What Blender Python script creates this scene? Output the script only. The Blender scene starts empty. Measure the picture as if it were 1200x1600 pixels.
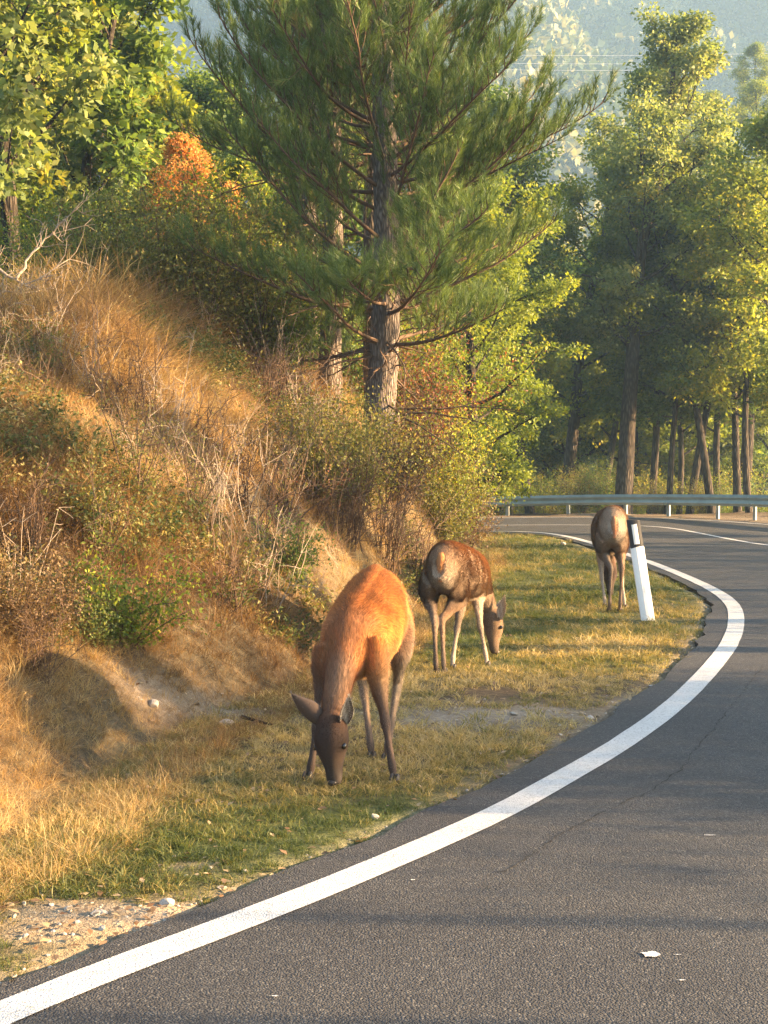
import bpy, bmesh, math, random
import numpy as np
from mathutils import Vector, Matrix, kdtree

R = math.radians
scn = bpy.context.scene
COL = scn.collection

# ------------------------------------------------------------------ camera
F, CAM_H, TILT = 2200.0, 1.58, math.atan(80 / 2200.0)
cam_d = bpy.data.cameras.new('camera')
cam_d.sensor_fit = 'VERTICAL'; cam_d.sensor_height = 36.0; cam_d.sensor_width = 27.0
cam_d.lens = 36.0 * F / 1600.0
cam_d.clip_start = 0.1; cam_d.clip_end = 2000
cam = bpy.data.objects.new('camera', cam_d); COL.objects.link(cam)
cam.location = (0, 0, CAM_H); cam.rotation_euler = (math.pi / 2 - TILT, 0, 0)
scn.camera = cam

# ------------------------------------------------------------------ world, sun, exposure
SUN_EL, SUN_K = R(14.5), 0.055            # low evening sun from the right
world = bpy.data.worlds.new('World'); scn.world = world; world.use_nodes = True
wn = world.node_tree.nodes; wl = world.node_tree.links; wn.clear()
wo = wn.new('ShaderNodeOutputWorld'); wb = wn.new('ShaderNodeBackground'); sky = wn.new('ShaderNodeTexSky')
sky.sky_type = 'NISHITA'; sky.sun_disc = False
sky.sun_elevation = SUN_EL; sky.sun_rotation = R(90); sky.dust_density = 2.0; sky.air_density = 1.0; sky.ozone_density = 1.0
wb.inputs['Strength'].default_value = 0.08
wl.new(sky.outputs['Color'], wb.inputs['Color']); wl.new(wb.outputs[0], wo.inputs['Surface'])
sun_d = bpy.data.lights.new('sun', 'SUN'); sun_d.energy = 5.0; sun_d.angle = R(0.5); sun_d.color = (1.0, 0.67, 0.35)
sun = bpy.data.objects.new('sun', sun_d); COL.objects.link(sun)
sdir = Vector((-math.cos(SUN_EL), SUN_K, -math.sin(SUN_EL))).normalized()
sun.rotation_euler = sdir.to_track_quat('-Z', 'Y').to_euler()
sun.location = (30, 0, 20)
scn.view_settings.view_transform = 'Standard'; scn.view_settings.look = 'None'
scn.view_settings.exposure = 3.0; scn.view_settings.gamma = 1.0; scn.view_settings.use_curve_mapping = False
try:
    scn.cycles.use_denoising = True; scn.cycles.denoising_prefilter = 'NONE'
    scn.cycles.max_bounces = 6; scn.cycles.diffuse_bounces = 3; scn.cycles.glossy_bounces = 2
    scn.cycles.transmission_bounces = 4; scn.cycles.volume_bounces = 1; scn.cycles.transparent_max_bounces = 4
    scn.cycles.caustics_reflective = False; scn.cycles.caustics_refractive = False
    scn.cycles.sample_clamp_indirect = 4.0
except Exception:
    pass

# ------------------------------------------------------------------ measuring helpers
ct, st = math.cos(TILT), math.sin(TILT)
def ray(px, py):
    u, v = (px - 600) / F, (800 - py) / F
    return Vector((u, ct + v * st, -st + v * ct))
def P(px, py, D):
    r = ray(px, py); return Vector((0, 0, CAM_H)) + r * (D / r.y)
def G(px, py, z=0.0):
    r = ray(px, py); return Vector((0, 0, CAM_H)) + r * ((z - CAM_H) / r.z)

def tag(o, label=None, cat=None, group=None, kind=None):
    if label: o['label'] = label
    if cat: o['category'] = cat
    if group: o['group'] = group
    if kind: o['kind'] = kind
    return o
def empty(name, loc, label, cat, group=None, rz=0):
    o = bpy.data.objects.new(name, None); COL.objects.link(o); o.location = loc; o.rotation_euler.z = rz
    o.empty_display_size = 0.2
    return tag(o, label, cat, group)
def link(name, me, parent=None):
    o = bpy.data.objects.new(name, me); COL.objects.link(o)
    if parent is not None: o.parent = parent
    return o

def make_mesh(name, verts, faces, mats=(), attrs=None, face_attrs=None, smooth=False, mat_idx=None):
    """verts (n,3), faces: (m,k) array or list of arrays with equal k"""
    me = bpy.data.meshes.new(name)
    verts = np.asarray(verts, dtype=np.float32)
    if not isinstance(faces, list): faces = [faces]
    faces = [np.asarray(f, dtype=np.int32) for f in faces if len(f)]
    nl = sum(f.size for f in faces); nf = sum(len(f) for f in faces)
    me.vertices.add(len(verts)); me.vertices.foreach_set('co', verts.ravel())
    me.loops.add(nl); me.polygons.add(nf)
    me.loops.foreach_set('vertex_index', np.concatenate([f.ravel() for f in faces]))
    tot = np.concatenate([np.full(len(f), f.shape[1], np.int32) for f in faces])
    start = np.concatenate([[0], np.cumsum(tot)[:-1]]).astype(np.int32)
    me.polygons.foreach_set('loop_start', start); me.polygons.foreach_set('loop_total', tot)
    if mat_idx is not None: me.polygons.foreach_set('material_index', np.asarray(mat_idx, np.int32))
    if smooth: me.polygons.foreach_set('use_smooth', np.ones(nf, bool))
    for m in mats: me.materials.append(m)
    for k, v in (attrs or {}).items():
        v = np.asarray(v, np.float32)
        if v.ndim == 1:
            a = me.attributes.new(k, 'FLOAT', 'POINT'); a.data.foreach_set('value', v)
        elif v.shape[1] == 3:
            a = me.attributes.new(k, 'FLOAT_VECTOR', 'POINT'); a.data.foreach_set('vector', v.ravel())
    for k, v in (face_attrs or {}).items():
        a = me.attributes.new(k, 'FLOAT', 'FACE'); a.data.foreach_set('value', np.asarray(v, np.float32))
    me.update(calc_edges=True); me.validate()
    return me

# ------------------------------------------------------------------ materials
def new_mat(name):
    m = bpy.data.materials.new(name); m.use_nodes = True
    nt = m.node_tree; nt.nodes.clear()
    out = nt.nodes.new('ShaderNodeOutputMaterial')
    return m, nt, out
def N(nt, t, **kw):
    n = nt.nodes.new(t)
    for k, v in kw.items():
        if k.startswith('i_'):
            n.inputs[k[2:].replace('_', ' ')].default_value = v
        else: setattr(n, k, v)
    return n
def ramp(nt, stops, src):
    r = nt.nodes.new('ShaderNodeValToRGB'); e = r.color_ramp.elements
    while len(e) < len(stops): e.new(0.5)
    for i, (p, c) in enumerate(stops):
        e[i].position = p; e[i].color = (c[0], c[1], c[2], 1)
    nt.links.new(src, r.inputs['Fac']); return r.outputs['Color']
def noise(nt, scale, detail=4, rough=0.55, coord=None):
    n = N(nt, 'ShaderNodeTexNoise'); n.inputs['Scale'].default_value = scale
    n.inputs['Detail'].default_value = detail; n.inputs['Roughness'].default_value = rough
    if coord is not None: nt.links.new(coord, n.inputs['Vector'])
    return n.outputs['Fac']
def mixc(nt, f, a, b, mode='MIX'):
    m = nt.nodes.new('ShaderNodeMix'); m.data_type = 'RGBA'; m.blend_type = mode
    for sock, v in ((m.inputs[0], f), (m.inputs[6], a), (m.inputs[7], b)):
        if hasattr(v, 'links') or hasattr(v, 'is_linked'): nt.links.new(v, sock)
        elif isinstance(v, (int, float)): sock.default_value = v
        else: sock.default_value = (v[0], v[1], v[2], 1)
    return m.outputs[2]
def math_n(nt, op, a, b=0.0, clamp=False):
    m = nt.nodes.new('ShaderNodeMath'); m.operation = op; m.use_clamp = clamp
    for i, v in enumerate((a, b)):
        if isinstance(v, (int, float)): m.inputs[i].default_value = v
        else: nt.links.new(v, m.inputs[i])
    return m.outputs[0]

def leaf_mat(name, stops, trans=0.45, rough=0.55, attr='tint', typ='GEOMETRY', jitter=0.25):
    """leaf/blade material: colour ramp along a per-leaf value, plus a per-object shift"""
    m, nt, out = new_mat(name)
    a = N(nt, 'ShaderNodeAttribute', attribute_name=attr, attribute_type=typ)
    oi = N(nt, 'ShaderNodeObjectInfo')
    base_v = a.outputs['Fac']
    if typ == 'INSTANCER':
        bt = N(nt, 'ShaderNodeAttribute', attribute_name='blade', attribute_type='GEOMETRY')
        base_v = math_n(nt, 'ADD', base_v, math_n(nt, 'SUBTRACT', bt.outputs['Fac'], 0.25))
    v = math_n(nt, 'ADD', base_v, math_n(nt, 'MULTIPLY', math_n(nt, 'SUBTRACT', oi.outputs['Random'], 0.5), jitter), clamp=True)
    c = ramp(nt, stops, v)
    pr = N(nt, 'ShaderNodeBsdfPrincipled'); pr.inputs['Roughness'].default_value = rough
    pr.inputs['Specular IOR Level'].default_value = 0.25
    tr = N(nt, 'ShaderNodeBsdfTranslucent')
    nt.links.new(c, pr.inputs['Base Color'])
    nt.links.new(mixc(nt, 1.0, c, (1.25, 1.15, 0.6), 'MULTIPLY'), tr.inputs['Color'])
    mx = N(nt, 'ShaderNodeMixShader'); mx.inputs[0].default_value = trans
    nt.links.new(pr.outputs[0], mx.inputs[1]); nt.links.new(tr.outputs[0], mx.inputs[2]); nt.links.new(mx.outputs[0], out.inputs['Surface'])
    return m
def plain_mat(name, color, rough=0.6, nscale=0, namp=0.25, metal=0.0, bump=0.0, spec=0.3):
    m, nt, out = new_mat(name)
    pr = N(nt, 'ShaderNodeBsdfPrincipled'); pr.inputs['Roughness'].default_value = rough
    pr.inputs['Metallic'].default_value = metal; pr.inputs['Specular IOR Level'].default_value = spec
    if nscale:
        tc = N(nt, 'ShaderNodeTexCoord')
        nz = noise(nt, nscale, 5, 0.6, tc.outputs['Object'])
        lo = [c * (1 - namp) for c in color]; hi = [min(1, c * (1 + namp)) for c in color]
        nt.links.new(ramp(nt, [(0.3, lo), (0.7, hi)], nz), pr.inputs['Base Color'])
        if bump:
            b = N(nt, 'ShaderNodeBump'); b.inputs['Strength'].default_value = bump; b.inputs['Distance'].default_value = 0.02
            nt.links.new(nz, b.inputs['Height']); nt.links.new(b.outputs[0], pr.inputs['Normal'])
    else: pr.inputs['Base Color'].default_value = (*color, 1)
    nt.links.new(pr.outputs[0], out.inputs['Surface'])
    return m
def bark_mat(name, lo, hi, scale=14):
    m, nt, out = new_mat(name)
    pr = N(nt, 'ShaderNodeBsdfPrincipled'); pr.inputs['Roughness'].default_value = 0.9; pr.inputs['Specular IOR Level'].default_value = 0.1
    tc = N(nt, 'ShaderNodeTexCoord'); mp = N(nt, 'ShaderNodeMapping'); mp.inputs['Scale'].default_value = (1, 1, 0.16)
    nt.links.new(tc.outputs['Object'], mp.inputs['Vector'])
    n1 = noise(nt, scale, 6, 0.7, mp.outputs[0])
    vo = N(nt, 'ShaderNodeTexVoronoi', feature='DISTANCE_TO_EDGE'); vo.inputs['Scale'].default_value = scale * 2.2
    wv = mixc(nt, 0.12, mp.outputs[0], N(nt, 'ShaderNodeTexNoise').outputs['Color'])
    nt.links.new(mp.outputs[0], vo.inputs['Vector'])
    ed = math_n(nt, 'MULTIPLY', vo.outputs['Distance'], 3.0, clamp=True)
    hgt = math_n(nt, 'MULTIPLY', ed, n1)
    c = ramp(nt, [(0.0, [x * 0.6 for x in lo]), (0.2, lo), (0.7, hi)], hgt)
    nt.links.new(c, pr.inputs['Base Color'])
    b = N(nt, 'ShaderNodeBump'); b.inputs['Strength'].default_value = 0.9; b.inputs['Distance'].default_value = 0.03
    nt.links.new(hgt, b.inputs['Height']); nt.links.new(b.outputs[0], pr.inputs['Normal'])
    nt.links.new(pr.outputs[0], out.inputs['Surface'])
    return m

M = {}
M['bark_pine'] = bark_mat('bark_pine', (0.13, 0.105, 0.088), (0.30, 0.25, 0.215), 16)
M['bark_dark'] = bark_mat('bark_dark', (0.040, 0.032, 0.025), (0.11, 0.09, 0.07), 9)
M['twig'] = plain_mat('twig', (0.10, 0.062, 0.038), 0.9, 20, 0.3)
M['dead_wood'] = plain_mat('dead_wood', (0.30, 0.24, 0.18), 0.9, 20, 0.3)
M['needles'] = leaf_mat('needles', [(0, (0.06, 0.09, 0.03)), (0.5, (0.105, 0.165, 0.05)), (0.9, (0.17, 0.23, 0.07)), (1, (0.22, 0.19, 0.08))], 0.35, 0.45)
M['leaf_green'] = leaf_mat('leaf_green', [(0, (0.05, 0.09, 0.025)), (0.5, (0.11, 0.18, 0.04)), (0.85, (0.19, 0.25, 0.05)), (1, (0.30, 0.27, 0.06))], 0.5)
M['leaf_yellow'] = leaf_mat('leaf_yellow', [(0, (0.09, 0.14, 0.025)), (0.5, (0.19, 0.24, 0.035)), (0.85, (0.30, 0.30, 0.04)), (1, (0.42, 0.34, 0.05))], 0.5)
M['leaf_pale'] = leaf_mat('leaf_pale', [(0, (0.06, 0.10, 0.035)), (0.5, (0.17, 0.22, 0.07)), (1, (0.38, 0.38, 0.14))], 0.5)
M['leaf_orange'] = leaf_mat('leaf_orange', [(0, (0.20, 0.15, 0.05)), (0.45, (0.55, 0.25, 0.08)), (1, (0.72, 0.42, 0.16))], 0.5)
M['leaf_olive'] = leaf_mat('leaf_olive', [(0, (0.08, 0.085, 0.028)), (0.5, (0.15, 0.16, 0.04)), (1, (0.26, 0.21, 0.06))], 0.4)
M['leaf_brown'] = leaf_mat('leaf_brown', [(0, (0.09, 0.055, 0.035)), (0.5, (0.15, 0.095, 0.05)), (1, (0.20, 0.15, 0.07))], 0.35)
M['leaf_red'] = leaf_mat('leaf_red', [(0, (0.10, 0.06, 0.03)), (0.5, (0.22, 0.075, 0.045)), (1, (0.24, 0.15, 0.05))], 0.4)
M['leaf_far'] = leaf_mat('leaf_far', [(0, (0.02, 0.04, 0.018)), (0.55, (0.07, 0.10, 0.03)), (1, (0.30, 0.27, 0.10))], 0.3, attr='tint', typ='INSTANCER')
M['grass_dry'] = leaf_mat('grass_dry', [(0, (0.10, 0.058, 0.028)), (0.4, (0.27, 0.16, 0.070)), (0.75, (0.42, 0.28, 0.12)), (1, (0.56, 0.44, 0.24))], 0.4, 0.6, typ='INSTANCER', jitter=0)
M['grass_green'] = leaf_mat('grass_green', [(0, (0.045, 0.07, 0.022)), (0.35, (0.10, 0.125, 0.035)), (0.6, (0.20, 0.18, 0.06)), (0.8, (0.33, 0.25, 0.10)), (1, (0.50, 0.40, 0.20))], 0.4, 0.5, typ='INSTANCER', jitter=0)
M['litter'] = leaf_mat('litter', [(0, (0.13, 0.07, 0.035)), (0.5, (0.27, 0.17, 0.09)), (1, (0.42, 0.32, 0.19))], 0.15)
M['stone'] = plain_mat('stone', (0.36, 0.32, 0.27), 0.85, 6, 0.25, bump=0.3)

# ground
def ground_material():
    m, nt, out = new_mat('soil_and_turf')
    pr = N(nt, 'ShaderNodeBsdfPrincipled'); pr.inputs['Roughness'].default_value = 0.95; pr.inputs['Specular IOR Level'].default_value = 0.1
    ge = N(nt, 'ShaderNodeNewGeometry'); pos = ge.outputs['Position']
    n1 = noise(nt, 1.3, 6, 0.65, pos); n2 = noise(nt, 18, 5, 0.7, pos); n3 = noise(nt, 90, 3, 0.6, pos)
    dry = ramp(nt, [(0.3, (0.055, 0.040, 0.027)), (0.55, (0.12, 0.085, 0.05)), (0.75, (0.20, 0.145, 0.085))], n2)
    grn = ramp(nt, [(0.3, (0.045, 0.06, 0.022)), (0.6, (0.10, 0.11, 0.04)), (0.8, (0.17, 0.14, 0.06))], n2)
    bare = ramp(nt, [(0.25, (0.16, 0.12, 0.085)), (0.5, (0.30, 0.235, 0.17)), (0.7, (0.46, 0.40, 0.32))], mixc(nt, 0.5, n2, n3))
    ag = N(nt, 'ShaderNodeAttribute', attribute_name='green'); ab = N(nt, 'ShaderNodeAttribute', attribute_name='bare')
    gm = math_n(nt, 'ADD', ag.outputs['Fac'], math_n(nt, 'MULTIPLY', math_n(nt, 'SUBTRACT', n1, 0.5), 0.9), clamp=True)
    bmk = math_n(nt, 'ADD', ab.outputs['Fac'], math_n(nt, 'MULTIPLY', math_n(nt, 'SUBTRACT', n1, 0.5), 0.8), clamp=True)
    c = mixc(nt, gm, dry, grn); c = mixc(nt, bmk, c, bare)
    nt.links.new(c, pr.inputs['Base Color'])
    b = N(nt, 'ShaderNodeBump'); b.inputs['Strength'].default_value = 0.8; b.inputs['Distance'].default_value = 0.03
    nt.links.new(math_n(nt, 'ADD', n2, math_n(nt, 'MULTIPLY', n3, 0.5)), b.inputs['Height']); nt.links.new(b.outputs[0], pr.inputs['Normal'])
    nt.links.new(pr.outputs[0], out.inputs['Surface']); return m
def asphalt_material():
    m, nt, out = new_mat('asphalt')
    pr = N(nt, 'ShaderNodeBsdfPrincipled'); pr.inputs['Specular IOR Level'].default_value = 0.35
    ge = N(nt, 'ShaderNodeNewGeometry'); pos = ge.outputs['Position']
    vo = N(nt, 'ShaderNodeTexVoronoi'); vo.inputs['Scale'].default_value = 130; nt.links.new(pos, vo.inputs['Vector'])
    big = noise(nt, 0.9, 5, 0.6, pos); mid = noise(nt, 9, 5, 0.65, pos)
    sep = N(nt, 'ShaderNodeSeparateColor'); nt.links.new(vo.outputs['Color'], sep.inputs[0])
    agg = ramp(nt, [(0.0, (0.024, 0.0235, 0.0245)), (0.55, (0.037, 0.036, 0.0365)), (0.85, (0.053, 0.051, 0.049)), (1.0, (0.10, 0.095, 0.088))], sep.outputs[0])
    tone = ramp(nt, [(0.3, (0.72, 0.72, 0.74)), (0.7, (1.25, 1.24, 1.21))], mixc(nt, 0.4, big, mid))
    c = mixc(nt, 1.0, agg, tone, 'MULTIPLY')
    nt.links.new(c, pr.inputs['Base Color'])
    pr.inputs['Roughness'].default_value = 0.72
    h = math_n(nt, 'ADD', math_n(nt, 'MULTIPLY', vo.outputs['Distance'], -1.0), math_n(nt, 'MULTIPLY', mid, 0.4))
    b = N(nt, 'ShaderNodeBump'); b.inputs['Strength'].default_value = 1.0; b.inputs['Distance'].default_value = 0.0035
    nt.links.new(h, b.inputs['Height']); nt.links.new(b.outputs[0], pr.inputs['Normal'])
    nt.links.new(pr.outputs[0], out.inputs['Surface']); return m
def paint_material():
    m, nt, out = new_mat('road_paint')
    pr = N(nt, 'ShaderNodeBsdfPrincipled'); pr.inputs['Roughness'].default_value = 0.6
    ge = N(nt, 'ShaderNodeNewGeometry'); pos = ge.outputs['Position']
    a = noise(nt, 4, 6, 0.7, pos); f = noise(nt, 130, 3, 0.7, pos)
    vo = N(nt, 'ShaderNodeTexVoronoi'); vo.inputs['Scale'].default_value = 130; nt.links.new(pos, vo.inputs['Vector'])
    sep = N(nt, 'ShaderNodeSeparateColor'); nt.links.new(vo.outputs['Color'], sep.inputs[0])
    pits = math_n(nt, 'GREATER_THAN', math_n(nt, 'ADD', sep.outputs[0], math_n(nt, 'MULTIPLY', a, 0.35)), 1.06)
    c = ramp(nt, [(0.3, (0.40, 0.39, 0.37)), (0.65, (0.56, 0.55, 0.53))], mixc(nt, 0.5, a, f))
    c = mixc(nt, pits, c, (0.30, 0.29, 0.27))
    nt.links.new(c, pr.inputs['Base Color'])
    b = N(nt, 'ShaderNodeBump'); b.inputs['Strength'].default_value = 0.6; b.inputs['Distance'].default_value = 0.004
    nt.links.new(vo.outputs['Distance'], b.inputs['Height']); nt.links.new(b.outputs[0], pr.inputs['Normal'])
    nt.links.new(pr.outputs[0], out.inputs['Surface']); return m
M['ground'] = ground_material(); M['asphalt'] = asphalt_material(); M['paint'] = paint_material()

# ------------------------------------------------------------------ road curves (ground plane)
def smooth_curve(pts, step=0.25, it=2):
    p = np.array([[v[0], v[1]] for v in pts], float)
    for _ in range(3):   # Chaikin
        q = np.empty((2 * len(p) - 2, 2)); q[0::2] = 0.75 * p[:-1] + 0.25 * p[1:]; q[1::2] = 0.25 * p[:-1] + 0.75 * p[1:]
        p = np.vstack([p[:1], q, p[-1:]])
    s = np.concatenate([[0], np.cumsum(np.linalg.norm(np.diff(p, axis=0), axis=1))])
    t = np.arange(0, s[-1], step)
    return np.stack([np.interp(t, s, p[:, 0]), np.interp(t, s, p[:, 1])], 1)
gp = lambda l: [tuple(G(*q)[:2]) for q in l]
LINE = smooth_curve([(-9.5, -11), (-5.6, -3.2), (-2.85, 1.2)] + gp([(0, 1584), (200, 1505), (400, 1431), (580, 1359), (780, 1272), (870, 1221), (970, 1164), (1060, 1099), (1118, 1037), (1145, 1000),
      (1152, 966), (1145, 942), (1115, 921), (1072, 901), (1014, 877.5), (924, 848), (885, 837.5), (840, 831.2), (757, 829.8)]) + [(-3, 31.4), (-9, 29), (-16, 24), (-24, 16), (-34, 8)])
EDGE = smooth_curve([(-10.2, -11), (-6.1, -3), (-3.1, 1.5)] + gp([(0, 1535), (67, 1513), (200, 1465), (300, 1422), (400, 1385), (497, 1347), (580, 1313), (680, 1267), (740, 1240), (857, 1180), (940, 1123), (1007, 1083), (1057, 1047),
      (1090, 1003), (1108, 966), (1112, 945), (1098, 926), (1045, 902), (1004, 884), (915, 851), (870, 838), (830, 834), (757, 833)]) + [(-3, 30.6), (-9, 28.3), (-16, 23.3), (-24, 15.3), (-34, 7.2)])
MID = smooth_curve([(-34, 13), (-24, 20), (-16, 28), (-9, 32.5), (-3, 34.6)] + gp([(757, 821.0), (840, 820.2), (924, 820.4), (999, 821.2), (1050, 825), (1095, 833.5), (1140, 842.5), (1200, 853)]) + [(8.6, 22.5), (8.2, 17.5), (6.2, 11), (4, 6), (0.5, 0), (-6, -11)])
OUT = smooth_curve([(-34, 20), (-24, 26), (-16, 33), (-9, 37.2), (-3, 39)] + gp([(757, 809.8), (840, 808.3), (984, 808.8), (1050, 810.5), (1140, 815), (1200, 820)]) + [(12.0, 30), (12.3, 24), (11.6, 18), (9.7, 11), (7.3, 5), (4, -1), (-2, -11)])
def offset(c, d):
    t = np.gradient(c, axis=0); t /= np.linalg.norm(t, axis=1)[:, None]
    return c + np.stack([-t[:, 1], t[:, 0]], 1) * d
def resample(c, n):
    s = np.concatenate([[0], np.cumsum(np.linalg.norm(np.diff(c, axis=0), axis=1))])
    t = np.linspace(0, s[-1], n); return np.stack([np.interp(t, s, c[:, 0]), np.interp(t, s, c[:, 1])], 1)
OUTE = offset(OUT, 0.45)                # outer asphalt edge
def ribbon(name, a, b, z, mat, rows=1):
    n = len(a)
    v = np.concatenate([np.column_stack([a * (1 - k / rows) + b * (k / rows), np.full(n, z)]) for k in range(rows + 1)])
    i = np.arange(n - 1); f = np.concatenate([np.stack([k * n + i, k * n + i + 1, (k + 1) * n + i + 1, (k + 1) * n + i], 1) for k in range(rows)])
    return make_mesh(name, v, f, [mat])
# road sheet: polygon between inner edge and outer edge, triangulated
rng = np.random.default_rng(5)
ja = EDGE + np.column_stack([np.convolve(rng.normal(0, 0.035, len(EDGE)), np.ones(2) / 2, 'same'), np.convolve(rng.normal(0, 0.035, len(EDGE)), np.ones(2) / 2, 'same')])
bmr = bmesh.new()
ring = [bmr.verts.new((x, y, 0)) for x, y in ja] + [bmr.verts.new((x, y, 0)) for x, y in resample(OUTE, 260)]
es = [bmr.edges.new((ring[i], ring[(i + 1) % len(ring)])) for i in range(len(ring))]
bmesh.ops.triangle_fill(bmr, edges=es, use_beauty=True, use_dissolve=False)
for f in bmr.faces:
    if f.normal.z < 0: f.normal_flip()
ex = bmesh.ops.extrude_face_region(bmr, geom=bmr.faces[:])
bmesh.ops.translate(bmr, verts=[v for v in ex['geom'] if isinstance(v, bmesh.types.BMVert)], vec=(0, 0, -0.3))
bmesh.ops.recalc_face_normals(bmr, faces=bmr.faces[:])
me = bpy.data.meshes.new('road'); bmr.to_mesh(me); bmr.free(); me.materials.append(M['asphalt'])
road = link('road', me); tag(road, 'grey asphalt mountain road curving left round the bank', kind='structure')
def line_obj(name, c, w, label, z=0.004):
    j = rng.normal(0, 0.0022, len(c))
    o = link(name, ribbon(name, offset(c, w / 2) + j[:, None], offset(c, -w / 2) + j[::-1][:, None], z, M['paint'])); tag(o, label, kind='structure')
line_obj('edge_line', LINE[8:], 0.155, 'wide white painted line along the inside edge of the bend')
line_obj('centre_line', MID, 0.11, 'thin white painted line along the middle of the road')
line_obj('outer_line', OUT, 0.12, 'thin white painted line beside the guardrail')
# crack, its recess drawn as a flat dark ribbon above the asphalt
ck = np.array([list(G(*q)[:2]) for q in [(1190, 1040), (1165, 1078), (1085, 1168), (1060, 1195), (1010, 1235), (950, 1263), (880, 1300), (800, 1352), (770, 1362)]])
ck = resample(ck, 160); ck += np.cumsum(rng.normal(0, 0.006, ck.shape), 0) * 0.35 + rng.normal(0, 0.006, ck.shape)
wv = np.abs(rng.normal(0.0014, 0.001, len(ck)))[:, None]
cm = plain_mat('crack_dark', (0.018, 0.017, 0.017), 0.9)
o = link('road_crack', ribbon('road_crack', ck + [0, 0] - wv * [1, -1], ck + wv * [1, -1], 0.003, cm)); tag(o, 'thin dark crack wandering across the asphalt', kind='structure')
# paint flecks
fl_v, fl_f = [], []
def blot(cx, cy, rx, ry, z=0.004, n=14):
    b = len(fl_v); a0 = random.random()
    for i in range(n):
        a = 2 * math.pi * i / n; k = random.uniform(0.7, 1.25)
        fl_v.append((cx + rx * k * math.cos(a), cy + ry * k * math.sin(a), z))
    fl_f.append(tuple(range(b, b + n)))
random.seed(3)
for (px, py, rx, ry) in [(1017, 1492, 0.030, 0.026), (1058, 1493, 0.012, 0.002), (1108, 1306, 0.03, 0.004), (1065, 1533, 0.014, 0.003), (645, 1376, 0.008, 0.006),
                         (430, 1558, 0.01, 0.005)]:
    g = G(px, py); blot(g.x, g.y, rx, ry)
me = bpy.data.meshes.new('paint_flecks'); me.from_pydata(fl_v, [], fl_f); me.materials.append(M['paint'])
o = link('paint_spots', me); tag(o, 'small pale spots of paint on the asphalt', kind='structure')

# ------------------------------------------------------------------ terrain
FOOT = resample(np.array([(-12, -8), (-7.5, -1.5), (-4.3, 2.6)] + gp([(-60, 1372), (0, 1345), (90, 1260), (200, 1180), (330, 1122), (450, 1082), (560, 1015), (640, 965), (700, 922), (738, 882), (752, 858)]) + [(1.6, 28.0), (-3, 28.6), (-9, 26.4), (-16, 21.5), (-24, 13.5), (-32, 5)]), 240)
def in_poly(x, y, poly):
    px, py = poly[:, 0], poly[:, 1]; ins = np.zeros(x.shape, bool); j = len(poly) - 1
    for i in range(len(poly)):
        c = ((py[i] > y) != (py[j] > y)) & (x < (px[j] - px[i]) * (y - py[i]) / (py[j] - py[i] + 1e-12) + px[i])
        ins ^= c; j = i
    return ins
def dist_poly(x, y, c):
    if len(c) > 110: c = resample(c, 110)
    d = np.full(x.shape, 1e9); a, b = c[:-1], c[1:]
    for i in range(len(a)):
        e = b[i] - a[i]; L = e @ e + 1e-12
        t = np.clip(((x - a[i, 0]) * e[0] + (y - a[i, 1]) * e[1]) / L, 0, 1)
        d = np.minimum(d, np.hypot(x - a[i, 0] - t * e[0], y - a[i, 1] - t * e[1]))
    return d
_close = np.array([(-170, 5), (-170, -30), (-12, -30)])
FOOTP = np.vstack([FOOT, [(-170, 5), (-170, -30), (-20, -30)]])
EDGEc, OUTc = resample(EDGE, 200), resample(OUTE, 160)
INP = np.vstack([EDGEc, [(-170, 7), (-170, -30), (-20, -30)]])
ROADP = np.vstack([EDGEc, OUTc])
_r = np.random.default_rng(11)
_w = [(_r.uniform(0.25, 3.2), _r.uniform(0, 6.28), _r.uniform(0, 6.28)) for _ in range(26)]
def wob(x, y):
    s = 0
    for k, a, ph in _w: s = s + np.sin(k * (x * math.cos(a) + y * math.sin(a)) + ph) / (k + 0.4)
    return s * 0.16
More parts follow.
